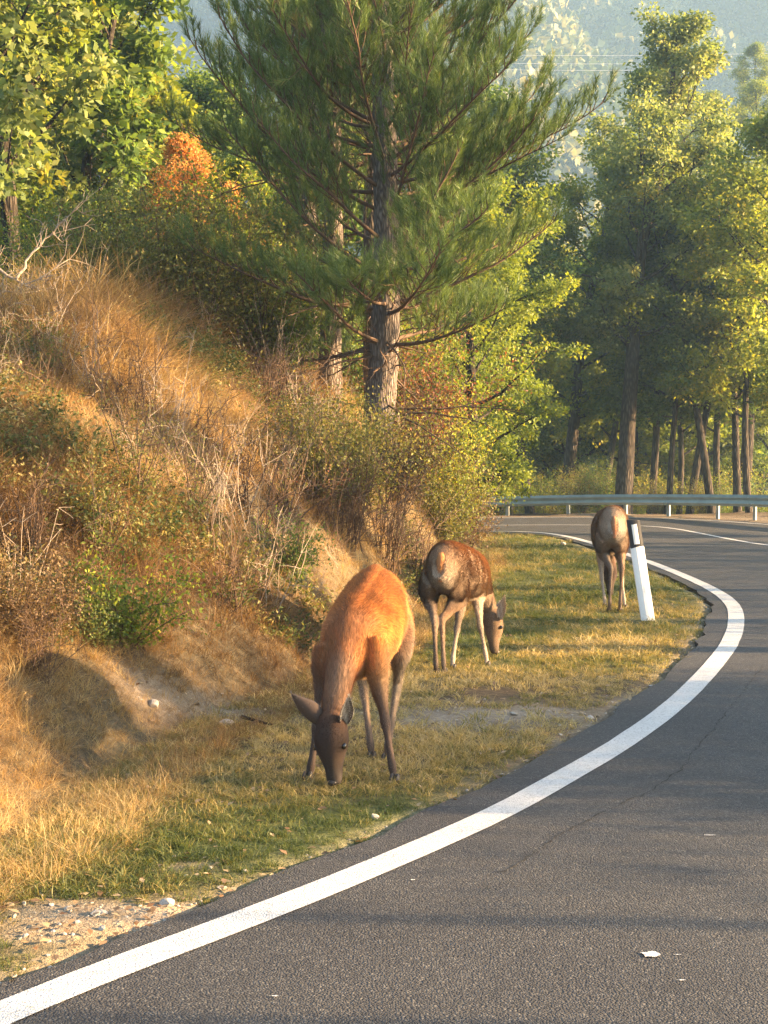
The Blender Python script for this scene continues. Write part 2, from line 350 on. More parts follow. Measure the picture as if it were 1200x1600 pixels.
def H(x, y):
    x = np.atleast_1d(np.asarray(x, float)); y = np.atleast_1d(np.asarray(y, float))
    fi = in_poly(x, y, FOOTP); ii = in_poly(x, y, INP); rr = in_poly(x, y, ROADP)
    z = np.zeros(x.shape)
    db = dist_poly(x, y, FOOT); de = dist_poly(x, y, EDGEc); do = dist_poly(x, y, OUTc)
    bank = np.interp(x + 0.25 * y, [-1, 3], [3.0, 3.6]) * (1 - np.exp(-(db ** 1.12) / np.interp(y, [7, 15], [4.6, 1.75])))
    rough = wob(x, y)
    z = np.where(fi, bank + rough * np.clip(db / 2.5, 0, 1) * 0.55 + 0.005, z)
    ver = ii & ~fi
    z = np.where(ver, -0.012 + 0.015 * np.clip(de / 1.2, 0, 1) + rough * 0.035 * np.clip(de / 1.0, 0, 1) - 0.01 * np.clip(1 - de / 0.15, 0, 1), z)
    z = np.where(rr, -0.12, z)
    outs = ~ii & ~rr
    # outside the bend: short shoulder, then falls to the valley
    sup = np.interp(x, [2, 12], [-0.16, 0.06])
    far = sup * np.clip(do / 3, 0, 1) + 0.02 + np.clip(rough, -0.5, 0.5) * 0.15 * np.clip(do / 2, 0, 1) - 0.30 * np.clip(do - 5.5, 0, 45)
    # on the near right the shoulder is level
    lev = 0.05 + rough * 0.2 * np.clip(do / 2, 0, 1) - 0.12 * np.clip(do - 12, 0, 80)
    k = np.clip((y - 22) / 12, 0, 1)
    o_ = lev * (1 - k) + far * k
    mtn = -16 + np.clip(y - 200 + 0.2 * (x - 20), 0, 500) * 0.63 + 6 * np.sin(x * 0.045 + 1.0) * np.clip((y - 200) / 60, 0, 1) * 2.6 + 6 * np.sin(x * 0.11 + y * 0.03) * np.clip((y - 200) / 60, 0, 1)
    z = np.where(outs, np.maximum(o_, np.where(y > 60, mtn, -99)), z)
    z = np.where(fi & (y > 60), np.maximum(z, mtn), z)
    return np.clip(z, -18, 270)
def grow(a0, a1, step, lo, hi, g=1.09, mx=4.0):
    v = list(np.arange(a0, a1 + 1e-6, step)); s = step
    while v[-1] < hi: s = min(s * g, mx); v.append(v[-1] + s)
    s = step
    while v[0] > lo: s = min(s * g, mx); v.insert(0, v[0] - s)
    return np.array(v)
gx = grow(-9, 6, 0.13, -205, 205, mx=6); gy = grow(3.5, 24, 0.13, -22, 605, mx=6)
XX, YY = np.meshgrid(gx, gy); fx, fy = XX.ravel(), YY.ravel()
ZZ = H(fx, fy)
def blob(x, y, cx, cy, rx, ry): return np.exp(-(((x - cx) / rx) ** 2 + ((y - cy) / ry) ** 2))
def gblob(x, y, px, py, rpx, rpy):
    c = G(px, py); e = G(px + rpx, py); t = G(px, py - rpy)
    return blob(x, y, c.x, c.y, abs(e.x - c.x), abs(t.y - c.y))
def greenness(x, y):
    ver = in_poly(x, y, INP) & (dist_poly(x, y, FOOT) > 0)
    fi = in_poly(x, y, FOOTP); db = dist_poly(x, y, FOOT)
    g = np.where(in_poly(x, y, INP) & ~fi, 0.40, 0.12 - 0.05 * np.clip(db, 0, 2))
    for a in [(480, 1300, 200, 45), (300, 1330, 150, 40), (840, 940, 120, 45), (860, 870, 120, 35), (700, 1010, 110, 30), (1060, 900, 90, 40), (650, 1290, 120, 50), (60, 1370, 90, 40)]:
        g = g + 0.6 * gblob(x, y, *a)
    for a in [(700, 1130, 230, 32), (900, 1080, 200, 24), (500, 1160, 200, 30), (950, 1005, 140, 14)]:
        g = g - 0.6 * gblob(x, y, *a)
    return np.clip(g, 0, 1)
def bareness(x, y):
    b = np.zeros(x.shape)
    for a, k in [((120, 1425, 120, 20), 1.0), ((250, 1428, 45, 20), 1.2), ((60, 1460, 80, 14), 0.7), ((360, 1122, 80, 12), 0.9), ((230, 1135, 50, 12), 0.7), ((300, 1350, 40, 10), 0.8), ((840, 1112, 80, 12), 0.9), ((710, 1128, 130, 20), 0.95), ((1000, 1095, 60, 10), 0.5)]:
        b = b + k * gblob(x, y, *a)
    de = dist_poly(x, y, EDGEc)
    b = b + 0.55 * np.exp(-(de / 0.10) ** 2)
    b = b + np.where(~in_poly(x, y, INP) & (dist_poly(x, y, OUTc) < 3), 0.35, 0)
    return np.clip(b, 0, 1)
nx, ny = len(gx), len(gy)
ii_, jj_ = np.meshgrid(np.arange(nx - 1), np.arange(ny - 1)); q = (jj_ * nx + ii_).ravel()
tf = np.stack([q, q + 1, q + nx + 1, q + nx], 1)
gm = make_mesh('ground', np.column_stack([fx, fy, ZZ]), tf, [M['ground']], attrs={'green': greenness(fx, fy), 'bare': bareness(fx, fy)}, smooth=True)
ground = link('ground', gm); tag(ground, 'dry grassy bank, green verge and wooded valley side', kind='structure')
ZG = ZZ.reshape(ny, nx)
def Hs(x, y):
    i = min(max(np.searchsorted(gx, x, 'right') - 1, 0), nx - 2); j = min(max(np.searchsorted(gy, y, 'right') - 1, 0), ny - 2)
    u = (x - gx[i]) / (gx[i + 1] - gx[i]); v = (y - gy[j]) / (gy[j + 1] - gy[j])
    return float((ZG[j, i] * (1 - u) + ZG[j, i + 1] * u) * (1 - v) + (ZG[j + 1, i] * (1 - u) + ZG[j + 1, i + 1] * u) * v)

# ------------------------------------------------------------------ geometry accumulators
def tube(pts, rads, sides=6, cap=True):
    pts = np.asarray(pts, float); n = len(pts)
    t = np.gradient(pts, axis=0); t /= (np.linalg.norm(t, axis=1)[:, None] + 1e-9)
    ref = np.array([0.31, 0.95, 0.05]) if abs(t[0][2]) > 0.7 else np.array([0, 0, 1.0])
    a = np.cross(t, ref); a /= (np.linalg.norm(a, axis=1)[:, None] + 1e-9); b = np.cross(t, a)
    th = np.linspace(0, 2 * math.pi, sides, endpoint=False)
    v = (pts[:, None, :] + (a[:, None, :] * np.cos(th)[None, :, None] + b[:, None, :] * np.sin(th)[None, :, None]) * np.asarray(rads)[:, None, None]).reshape(-1, 3)
    i = np.arange(n - 1)[:, None] * sides; k = np.arange(sides)[None, :]; k2 = (k + 1) % sides
    f = np.stack([i + k, i + k2, i + sides + k2, i + sides + k], -1).reshape(-1, 4)
    return v, f
class Acc:
    def __init__(s): s.v, s.f, s.n = [], [], 0
    def add(s, v, f): s.v.append(v); s.f.append(f + s.n); s.n += len(v)
    def mesh(s, name, mats, **k):
        return make_mesh(name, np.concatenate(s.v), np.concatenate(s.f), mats, **k)
def leaf_quads(c, size, rg, up=0.3, aspect=0.5, droop=0.0, dirs=None):
    n = len(c)
    d = rg.normal(size=(n, 3)) if dirs is None else dirs + rg.normal(size=(n, 3)) * 0.45
    d[:, 2] -= droop; d /= np.linalg.norm(d, axis=1)[:, None]
    nr = rg.normal(size=(n, 3)); nr[:, 2] += up * 3
    s = np.cross(d, nr); s /= (np.linalg.norm(s, axis=1)[:, None] + 1e-9)
    nn = np.cross(s, d)
    L = size * rg.uniform(0.65, 1.3, n)[:, None]; w = L * aspect * 0.5
    v = np.stack([c, c + d * L * 0.45 + s * w + nn * L * 0.08, c + d * L, c + d * L * 0.45 - s * w + nn * L * 0.08], 1).reshape(-1, 3)
    f = np.arange(n * 4).reshape(n, 4)
    return v, f
def wander(p0, d0, L, n, rg, bend=0.12, up=0.0):
    p = [np.array(p0, float)]; d = np.array(d0, float); d /= np.linalg.norm(d)
    for i in range(n):
        d = d + rg.normal(size=3) * bend; d[2] += up / n; d /= np.linalg.norm(d); p.append(p[-1] + d * L / n)
    return np.array(p)

def tree_meshes(name, seed, h=12, r0=0.2, base=2.5, crown=3.0, leaf=0.11, ncl=60, mat='leaf_green', prim=26, lean=0.03, shape='oval', bark='bark_dark', clr=0.42, sub=5, spread=1.0, low=0.35):
    rg = np.random.default_rng(seed); acc = Acc()
    tp = wander((0, 0, -0.8), (rg.normal() * lean, rg.normal() * lean, 1), h * 0.96 + 0.8, 12, rg, 0.045)
    zz = np.clip(tp[:, 2] / h, 0, 1); tr = r0 * (1 - zz) ** 0.8 + 0.015; tr[0] *= 1.35; tr[1] *= 1.05
    tv, tf_ = tube(tp, tr, 12); acc.add(tv, tf_)
    cl = []
    for i in range(prim):
        u = (i + rg.uniform(0, 0.8)) / prim; z = base + (h * 0.94 - base) * u
        k = np.interp(z, tp[:, 2], np.arange(len(tp))); a = int(k); p = tp[a] + (tp[min(a + 1, len(tp) - 1)] - tp[a]) * (k - a)
        prof = (low + (1 - low) * math.sin(min(1, u * 1.6 + 0.15) * math.pi / 2)) * (1 - u ** 2.6 * 0.75) if shape == 'oval' else (1 - u * 0.8)
        L = crown * prof * rg.uniform(0.75, 1.15); az = i * 2.399 + rg.normal() * 0.3; el = R(rg.uniform(8, 32) + 38 * u)
        d = (math.cos(az) * math.cos(el), math.sin(az) * math.cos(el), math.sin(el))
        b = wander(p, d, L, 6, rg, 0.13, 0.25); rb = np.interp(k, range(len(tr)), tr) * 0.42
        v, f = tube(b, np.linspace(rb, 0.008, 7), 5); acc.add(v, f)
        cl.append(b[-1])
        for j in range(sub):
            w = rg.uniform(0.3, 1); kk = w * 6; a = min(int(kk), 5); q0 = b[a] + (b[a + 1] - b[a]) * (kk - a)
            dd = (b[-1] - b[0]) / L + rg.normal(size=3) * 0.6; dd[2] = dd[2] * 0.7 + 0.05
            sb = wander(q0, dd, L * rg.uniform(0.3, 0.5) * (1.2 - 0.4 * w) * spread, 4, rg, 0.2)
            v, f = tube(sb, np.linspace(0.014, 0.004, 5), 3); acc.add(v, f)
            cl += [sb[-1], sb[2], sb[3] + rg.normal(size=3) * 0.1]
    cl = np.array(cl); n = len(cl)
    cnt = ncl; rad = clr * rg.uniform(0.6, 1.3, n)
    off = rg.normal(size=(n, cnt, 3)); off /= np.linalg.norm(off, axis=2)[..., None]; off *= (rg.uniform(0, 1, (n, cnt, 1)) ** 0.5)
    off[..., 2] *= 0.55
    c = (cl[:, None, :] + off * rad[:, None, None]).reshape(-1, 3)
    ct_ = np.clip(0.42 + rg.normal(size=n) * 0.16, 0, 1)
    tint = np.clip(np.repeat(ct_, cnt) + rg.normal(size=n * cnt) * 0.14, 0, 1)
    v, f = leaf_quads(c, leaf, rg, 0.35, 0.6, 0.15, off.reshape(-1, 3) * 0.9)
    cm_ = make_mesh(name + '_crown', v, f, [M[mat]], face_attrs={'tint': tint})
    tm = acc.mesh(name + '_trunk', [M[bark]], smooth=True)
    return tm, cm_

def place_tree(name, meshes, x, y, s, rz, label, cat='tree', group=None, z=None, sz=None, mat=None):
    z = Hs(x, y) if z is None else z
    root = empty(name, (x, y, z - 0.05), label, cat, group, rz); root.scale = (s, s, sz or s)
    link('trunk', meshes[0], root); link('crown', meshes[1], root)
    return root
def with_mat(me, mat):
    m = me.copy(); m.materials.clear(); m.materials.append(M[mat]); return m

# ------------------------------------------------------------------ pines
def pine_meshes(name, seed, h=13.0, r0=0.185, dead=3.0, live=3.7, reach=3.0, lean=(0.022, 0.0), tufts=1.0):
    rg = np.random.default_rng(seed); acc = Acc(); tw = Acc()
    n = 22; z = np.linspace(-0.6, h, n); wx = np.cumsum(rg.normal(0, 0.012, n)); wy = np.cumsum(rg.normal(0, 0.012, n))
    tp = np.column_stack([z * lean[0] + wx * 0.8 + 0.10 * np.sin(z * 0.6), z * lean[1] + wy, z]); tp -= [tp[1][0], tp[1][1], 0]
    tr = r0 * (1 - np.clip(z / h, 0, 1) ** 1.15) + 0.015; tr[:2] *= 1.18
    # finer trunk with flaky relief
    zz = np.linspace(-0.6, h, 120); tpf = np.column_stack([np.interp(zz, z, tp[:, i]) for i in range(3)]); trf = np.interp(zz, z, tr)
    v, f = tube(tpf, trf, 20)
    ax = np.repeat(tpf, 20, 0); dv = v - ax; v = ax + dv * (1 + rg.normal(0, 0.035, len(v))[:, None])
    acc.add(v, f)
    def at(zq): return np.array([np.interp(zq, z, tp[:, i]) for i in range(3)]), np.interp(zq, z, tr)
    T = []           # tuft positions, dirs
    zb = live; wi = 0
    while zb < h - 0.4:
        u = (zb - live) / (h - live); nb = rg.integers(4, 7); a0 = rg.uniform(0, 6.28)
        for i in range(nb):
            p, rr_ = at(zb + rg.normal() * 0.06); az = a0 + i * 6.283 / nb + rg.normal() * 0.25
            L = reach * (0.95 - 0.85 * u ** 1.3) * rg.uniform(0.7, 1.12); L *= np.interp(zb, [live, live + 0.9], [0.7, 1])
            el = R(rg.uniform(-8, 16) + 36 * u - 12 * max(0, 1 - (zb - live) / 1.2))
            d = np.array([math.cos(az) * math.cos(el), math.sin(az) * math.cos(el), math.sin(el)])
            b = wander(p, d, L, 10, rg, 0.055, 0.62)
            v, f = tube(b, np.linspace(rr_ * 0.11 + 0.011, 0.005, 11), 5); tw.add(v, f)
            start = 0.22 if u < 0.5 else 0.12
            m = int(L / 0.10); side = 1
            for j in range(m):
                w = start + (1 - start) * (j + rg.uniform(0, 0.5)) / m; kk = min(w, 0.999) * 10; a = int(kk); q0 = b[a] + (b[a + 1] - b[a]) * (kk - a)
                t = b[a + 1] - b[a]; t /= np.linalg.norm(t); sd = np.cross(t, [0, 0, 1.0]) * side; side = -side
                dd = t * 0.8 + sd * rg.uniform(0.4, 0.9) + np.array([0, 0, rg.uniform(0.1, 0.6)])
                LL = (0.62 * (1 - w) + 0.16) * rg.uniform(0.6, 1.3) * min(1, L / 2)
                sb = wander(q0, dd, LL, 4, rg, 0.1, 0.45)
                v, f = tube(sb, np.linspace(0.008, 0.004, 5), 3); tw.add(v, f)
                T.append((sb[-1], sb[-1] - sb[-2]))
                if LL > 0.28: T.append((sb[2] + rg.normal(size=3) * 0.03, sb[3] - sb[2] + rg.normal(size=3) * 0.05))
                if LL > 0.4:
                    s2 = wander(sb[2], (sb[3] - sb[2]) / 0.1 + rg.normal(size=3) * 0.9 + np.array([0, 0, .5]), LL * 0.5, 3, rg, 0.1, 0.4)
                    v, f = tube(s2, np.linspace(0.006, 0.004, 4), 3); tw.add(v, f); T.append((s2[-1], s2[-1] - s2[-2]))
            T.append((b[-1], b[-1] - b[-2]))
        zb += rg.uniform(0.30, 0.44)
    # dead lower whips
    for i in range(26):
        zq = rg.uniform(dead * 0.35, live + 0.6); p, rr_ = at(zq); az = rg.uniform(0, 6.28)
        b = wander(p, (math.cos(az), math.sin(az), rg.uniform(-0.25, 0.2)), rg.uniform(0.3, 2.0), 7, rg, 0.14, -0.1)
        v, f = tube(b, np.linspace(0.017, 0.004, 8), 4); tw.add(v, f)
        for _ in range(4):
            a = rg.integers(2, 7); sb = wander(b[a], rg.normal(size=3) + (b[-1] - b[0]), rg.uniform(0.15, 0.55), 3, rg, 0.15)
            v, f = tube(sb, np.linspace(0.006, 0.003, 4), 3); tw.add(v, f)
    pos = np.array([t[0] for t in T]); dr = np.array([t[1] for t in T]); dr /= np.linalg.norm(dr, axis=1)[:, None]
    dr[:, 2] += 0.35; dr /= np.linalg.norm(dr, axis=1)[:, None]
    k = int(70 * tufts); nT = len(pos); ln = rg.uniform(0.16, 0.30, nT)
    u = rg.uniform(-0.35, 1, (nT, k)); base = pos[:, None, :] + dr[:, None, :] * (u * ln[:, None])[..., None]
    rd = rg.normal(size=(nT, k, 3)); rd -= (rd * dr[:, None, :]).sum(-1, keepdims=True) * dr[:, None, :]; rd /= np.linalg.norm(rd, axis=2)[..., None]
    nd = dr[:, None, :] * rg.uniform(0.55, 1.15, (nT, k, 1)) + rd * 0.50; nd /= np.linalg.norm(nd, axis=2)[..., None]
    nl = rg.uniform(0.10, 0.16, (nT, k, 1)); sd = np.cross(nd, rg.normal(size=(nT, k, 3))); sd /= np.linalg.norm(sd, axis=2)[..., None]
    w = 0.0034
    v = np.stack([base - sd * w, base + sd * w, base + nd * nl], 2).reshape(-1, 3)
    f = np.arange(len(v)).reshape(-1, 3)
    tt = np.clip(np.repeat(rg.normal(0.45, 0.17, nT), k) + rg.normal(0, 0.1, nT * k), 0, 1)
    cm_ = make_mesh(name + '_needles', v, f, [M['needles']], face_attrs={'tint': tt})
    return acc.mesh(name + '_trunk', [M['bark_pine']], smooth=True), tw.mesh(name + '_branches', [M['twig']], smooth=True), cm_
def place_pine(ms, x, y, s, rz, label, z=None):
    z = Hs(x, y) if z is None else z
    root = empty('pine_tree', (x, y, z - 0.05), label, 'pine tree', None, rz); root.scale = (s,) * 3
    link('trunk', ms[0], root); link('branches', ms[1], root); link('crown', ms[2], root)
    return root
pineA = pine_meshes('pine_a', 21, h=12.5, live=1.75, dead=2.2, reach=3.35)
pineB = pine_meshes('pine_b', 33, h=11.5, r0=0.15, live=4.3, dead=3.6, reach=2.0, lean=(0.0, 0.0), tufts=0.5)
place_pine(pineA, *P(586, 690, 17.6)[:2], 1.0, 0.0, 'tall pine with the thickest scaly trunk in the middle of the bank')
place_pine(pineB, *P(514, 650, 19.4)[:2], 0.98, 1.0, 'slimmer straight pine left of the thickest pine trunk')
place_pine(pineB, *P(490, 640, 20.6)[:2], 0.95, 2.6, 'shaded pine half hidden close behind the slim straight pine')
place_pine(pineB, *P(586, 640, 20.2)[:2], 0.9, 4.1, 'pine trunk peeking out just behind the thickest pine')

# ------------------------------------------------------------------ broadleaf trees
T1 = tree_meshes('tree_a', 1, h=14, r0=0.24, base=4.2, crown=3.0, ncl=62, prim=30, leaf=0.12)
T2 = tree_meshes('tree_b', 2, h=10, r0=0.105, base=2.8, crown=2.4, ncl=60, prim=24, leaf=0.11)
T3 = tree_meshes('tree_c', 3, h=8, r0=0.075, base=2.2, crown=2.0, ncl=56, prim=22, leaf=0.10)
T4 = tree_meshes('tree_d', 4, h=11, r0=0.2, base=0.8, crown=3.2, ncl=66, prim=32, leaf=0.11, low=0.8)
T6 = tree_meshes('tree_f', 6, h=13, r0=0.2, base=4.3, crown=3.1, ncl=34, prim=22, leaf=0.15, clr=0.33, sub=2)
T5 = tree_meshes('tree_e', 5, h=12, r0=0.16, base=1.0, crown=2.7, ncl=34, prim=30, leaf=0.18, low=0.75, clr=0.36)
Y = lambda T, m: (T[0], with_mat(T[1], m))
T1y, T2y, T3y, T4y = Y(T1, 'leaf_yellow'), Y(T2, 'leaf_yellow'), Y(T3, 'leaf_yellow'), Y(T4, 'leaf_yellow')
T1p, T2p, T4p = Y(T1, 'leaf_pale'), Y(T2, 'leaf_pale'), Y(T4, 'leaf_pale')
T5p, T5y = Y(T5, 'leaf_pale'), Y(T5, 'leaf_yellow')
T3o = Y(T3, 'leaf_orange'); T4o = Y(T4, 'leaf_olive')
rnd = random.Random(8)
def tr(T, px, D, s, label, group=None, name='broadleaf_tree', cat='tree', sz=None, z=None):
    x = (px - 600) * D / F
    return place_tree(name, T, x, D, s, rnd.uniform(0, 6.28), label, cat, group, sz=sz, z=z)
# beyond the guardrail, nearer row with visible trunks
tr(T1p, 972, 43.5, 1.12, 'tallest tree behind the guardrail with the thickest dark trunk', name='oak_tree')
tr(T2, 745, 44.5, 1.28, 'dark leaning tree at the left end of the guardrail')
tr(T3, 785, 46.0, 1.34, 'thin dark tree second from the left end of the guardrail')
tr(T2y, 834, 45.0, 1.28, 'slim straight tree between the leaning tree and the tallest tree')
tr(T3, 1003, 47.0, 1.54, 'slender tree just right of the tallest thick trunk')
tr(T3, 1035, 45.0, 1.22, 'thin pole like tree above the fourth guardrail post')
tr(T3y, 1052, 48.5, 1.34, 'thin yellow green tree right of the white delineator post')
tr(T2p, 1070, 46.0, 1.18, 'upright green tree in front of the pale far trees')
tr(T2y, 1118, 44.0, 1.18, 'mid sized yellow green tree with paired dark trunk near right edge')
tr(T3, 1128, 46.0, 1.41, 'second trunk of the close pair of trees near the right edge')
tr(T2, 1152, 43.0, 1.09, 'dark trunked tree above the last guardrail post on the right')
tr(T3y, 1177, 42.0, 1.28, 'yellow green small tree close to the right edge of the photo')
tr(T2, 1198, 45.0, 1.15, 'green tree cut by the right edge of the photo')
tr(T3y, 1225, 40.0, 1.41, 'outermost yellow green tree behind the guardrail on the right', )
tr(T1y, 880, 49.0, 1.0, 'dense green tree left of the tallest tree')
tr(T1y, 1158, 50.0, 1.05, 'tall yellow green tree rising above the others near the right edge')
tr(T1p, 1085, 52.0, 0.98, 'full green crown between the tallest tree and the yellow green one')
tr(T2y, 930, 50.0, 1.2, 'bushy yellow green crown just left of the tallest thick trunk')
# deeper rows down the slope: nobody could tell one from the next
for i, (px, D, s, T) in enumerate([(700, 52, 1.0, T2), (760, 56, 1.0, T4y), (815, 54, 1.05, T2), (850, 60, 1.1, T4), (905, 55, 0.95, T4y), (935, 62, 1.15, T2), (990, 56, 1.05, T4), (1030, 60, 1.0, T4y), (1062, 54, 0.95, T2y),
                                   (1100, 58, 0.95, T4), (1140, 55, 0.85, T4y), (1175, 60, 0.9, T4), (1215, 54, 0.85, T4p), (660, 58, 1.1, T4), (1010, 66, 1.2, T4p), (1085, 68, 1.0, T4p), (790, 66, 1.2, T4p)]):
    tr(T, px, D, s * 1.2, 'leafy tree in the crowded wood on the slope below the guardrail', 'trees in the wood below the guardrail')
# yellow green tree hanging over the bank right of the pines
tr(T4y, 735, 27.0, 0.62, 'bright yellow green tree between the pines and the guardrail', z=0.2)
tr(T4y, 800, 33.5, 0.5, 'small yellow leaved tree at the end of the bank', z=0.0) if False else None
tr(T4y, 690, 32.0, 0.85, 'tall yellow green tree filling the gap behind the pine branches')
tr(T4y, 620, 34.0, 0.95, 'yellow green tree hidden behind the pine trunks')
tr(T2, 560, 33.0, 0.95, 'dark green tree between the pine trunks')
# left trees behind the bank
tr(T5p, 30, 24.0, 1.0, 'big pale green leafy tree at the left edge above the bank')
tr(T5, 112, 28.0, 1.1, 'big tree with dark stem showing through pale leaves on the left')
tr(T5p, 195, 29.0, 0.95, 'sunlit pale green tree left of the orange tree')
tr(T5y, 300, 30.0, 0.9, 'yellow green tree behind the orange leaved tree')
tr(T5, 430, 31.0, 0.85, 'green tree between the orange tree and the pines')
tr(T5y, -60, 26.0, 1.0, 'green tree cut by the left edge of the photo')
tr(T5p, 60, 33.0, 1.2, 'tallest pale tree far back on the left')
tr(T5p, 160, 36.0, 1.2, 'pale tree far back between the left edge trees')
tr(T4, 270, 38.0, 1.1, 'dark green tree far back behind the orange tree')
tr(T5p, 390, 40.0, 1.0, 'pale green tree far back left of the pine crown')
tr(T4y, 500, 40.0, 1.0, 'yellow green tree far back behind the slim pines')
tr(T3o, 308, 25.0, 0.50, 'small tree with orange autumn leaves behind the bank')
tr(T3o, 352, 25.6, 0.43, 'lower orange leaved tree beside the brighter orange tree')
tr(T3, 388, 24.5, 0.42, 'small fresh green tree right of the orange tree')

# ------------------------------------------------------------------ trees on the far right that throw the evening shade
def shade(T, x, y, s, label, group='trees along the outside of the road', sz=None, rz=None):
    return place_tree('broadleaf_tree', T, x, y, s, rnd.uniform(0, 6.28) if rz is None else rz, label, 'tree', group, sz=sz)
for i, (x, y, s, T) in enumerate([(17.5, 2.2, 1.35, T6), (18.5, 7.6, 1.35, T6), (17.5, 10.9, 1.1, T6), (19.0, 16.6, 1.1, T6), (21.0, 13.2, 1.15, T6), (18, 21.5, 0.85, T6), (18, 25.0, 0.6, T4), (17, 29.0, 0.7, T2)]):
    shade(T, x, y, s, 'tree on the outer roadside across from the deer')

for (x_, y_) in ((16.2, 2.95), (16.4, 3.9)):
    shade(T6, x_, y_, 0.20, 'slender tree on the outer roadside nearest to us', 'slender trees across the road', sz=1.45)
# ------------------------------------------------------------------ shrubs
def shrub_meshes(name, seed, h=1.2, r=0.7, stems=14, leaf=0.04, n=2600, mat='leaf_green', side=4, fill=0.16, twig='twig'):
    rg = np.random.default_rng(seed); acc = Acc(); tips = []
    for i in range(stems):
        az = rg.uniform(0, 6.28); out = rg.uniform(0.1, 1) * r
        L = h * rg.uniform(0.65, 1.1); b = wander((rg.normal() * 0.06, rg.normal() * 0.06, -0.1), (math.cos(az) * out / h, math.sin(az) * out / h, 1), L, 7, rg, 0.13, -0.1)
        v, f = tube(b, np.linspace(0.010, 0.003, 8), 4); acc.add(v, f)
        for j in range(side):
            a = rg.integers(1, 8); d = rg.normal(size=3) * 0.8 + (b[-1] - b[0]) / L
            sb = wander(b[a], d, L * rg.uniform(0.18, 0.42), 4, rg, 0.2, -0.05)
            v, f = tube(sb, np.linspace(0.005, 0.002, 5), 3); acc.add(v, f); tips += list(sb[1:])
        tips += list(b[3:])
    tips = np.array(tips); k = rg.integers(0, len(tips), n)
    c = tips[k] + rg.normal(size=(n, 3)) * fill * 0.5
    c[:, 2] = np.abs(c[:, 2])
    tint = np.clip(0.3 + 0.25 * rg.normal(size=len(tips))[k] + 0.3 * c[:, 2] / h + rg.normal(size=n) * 0.1, 0, 1)
    v, f = leaf_quads(c, leaf, rg, 0.3, 0.55)
    return acc.mesh(name + '_stems', [M[twig]]), make_mesh(name + '_leaves', v, f, [M[mat]], face_attrs={'tint': tint})
def put_shrub(ms, px, py, D, s, label, name='shrub', cat='shrub', group=None, mat=None, sz=None, rz=None):
    p = P(px, py, D); z = Hs(p.x, p.y)
    root = empty(name, (p.x, p.y, z - 0.02), label, cat, group, rnd.uniform(0, 6.28) if rz is None else rz); root.scale = (s, s, sz or s)
    link('stems', ms[0], root); link('foliage', with_mat(ms[1], mat) if mat else ms[1], root); return root
S1 = shrub_meshes('shrub_round', 50, 1.0, 0.75, 18, 0.050, 3600, 'leaf_yellow')
S2 = shrub_meshes('shrub_wispy', 51, 1.3, 0.6, 10, 0.030, 900, 'leaf_olive', 6, 0.12)
S3 = shrub_meshes('shrub_dense', 52, 1.6, 1.0, 26, 0.055, 6500, 'leaf_olive', 6, 0.22)
S4 = shrub_meshes('shrub_tall', 53, 2.4, 1.2, 30, 0.065, 7000, 'leaf_olive', 6, 0.28)
S5 = shrub_meshes('shrub_bare', 54, 1.1, 0.7, 26, 0.025, 250, 'leaf_brown', 8, 0.1)
# pixel-to-bank: march down the view ray until it meets the terrain
def on_bank(px, py):
    r = ray(px, py); t = 3.0; o = Vector((0, 0, CAM_H))
    while t < 60:
        q = o + r * t
        if q.z < Hs(q.x, q.y): return q
        t += 0.12
    return o + r * 20
def bush(ms, px, py, s, label, **k):
    q = on_bank(px, py); return put_shrub(ms, px, py, q.y, s, label, **k)
bush(S1, 195, 1010, 0.62, 'round sunlit yellow green shrub low on the left of the bank', mat='leaf_yellow')
bush(S1, 150, 1015, 0.38, 'small pale leaved sprig at the foot of the yellow green shrub', mat='leaf_pale')
bush(S1, 450, 905, 0.50, 'green leafy shrub on the bank above the nearest deer', mat='leaf_green')
bush(S2, 160, 880, 0.60, 'thin leafy sapling growing above the yellow green shrub')
bush(S2, 300, 830, 0.75, 'wispy dark twigged sapling in the middle of the bank')
bush(S2, 215, 800, 0.75, 'wispy sapling on the bank left of the golden grass patch')
bush(S2, 450, 810, 0.8, 'thin upright sapling with small leaves below the pines')
bush(S2, 385, 800, 0.7, 'small reddish sapling beside the golden grass', mat='leaf_red')
bush(S5, 60, 1075, 0.42, 'dark brown dead weed clump near the left edge')
bush(S5, 40, 880, 0.60, 'grey dry bramble at the left edge of the bank')
bush(S3, 40, 1010, 0.35, 'low brown bush at the left edge below the bramble', mat='leaf_brown')
bush(S5, 425, 640, 0.8, 'tall bare pale weeds below the slim pine', mat='leaf_brown')
bush(S3, 430, 585, 0.75, 'dark green bush on the crest left of the pines', mat='leaf_green')
bush(S3, 490, 790, 0.65, 'grey olive thicket below the slim pine')
bush(S3, 560, 800, 0.70, 'olive thicket under the thickest pine')
bush(S3, 620, 790, 0.72, 'brown thicket right below the thickest pine trunk', mat='leaf_brown')
bush(S3, 640, 700, 0.75, 'reddish leaved bush right of the thickest pine trunk', mat='leaf_red')
bush(S4, 655, 745, 0.85, 'rusty tall bush on the right end of the bank', mat='leaf_red')
bush(S4, 692, 835, 0.72, 'yellow green overhanging bush at the right end of the bank', mat='leaf_yellow')
bush(S3, 690, 850, 0.72, 'olive bush just above the middle deer')
bush(S5, 600, 880, 0.95, 'grey tangle of bare twigs left of the middle deer')
bush(S5, 650, 905, 0.8, 'bare twig tangle directly behind the middle deer')
bush(S3, 722, 870, 0.6, 'dark shaggy bush beside the verge where the bank ends', mat='leaf_brown')
bush(S5, 540, 850, 0.9, 'dry tangled twigs above the back of the nearest deer')
bush(S5, 720, 880, 0.6, 'bare brown twigs at the foot of the bank end')
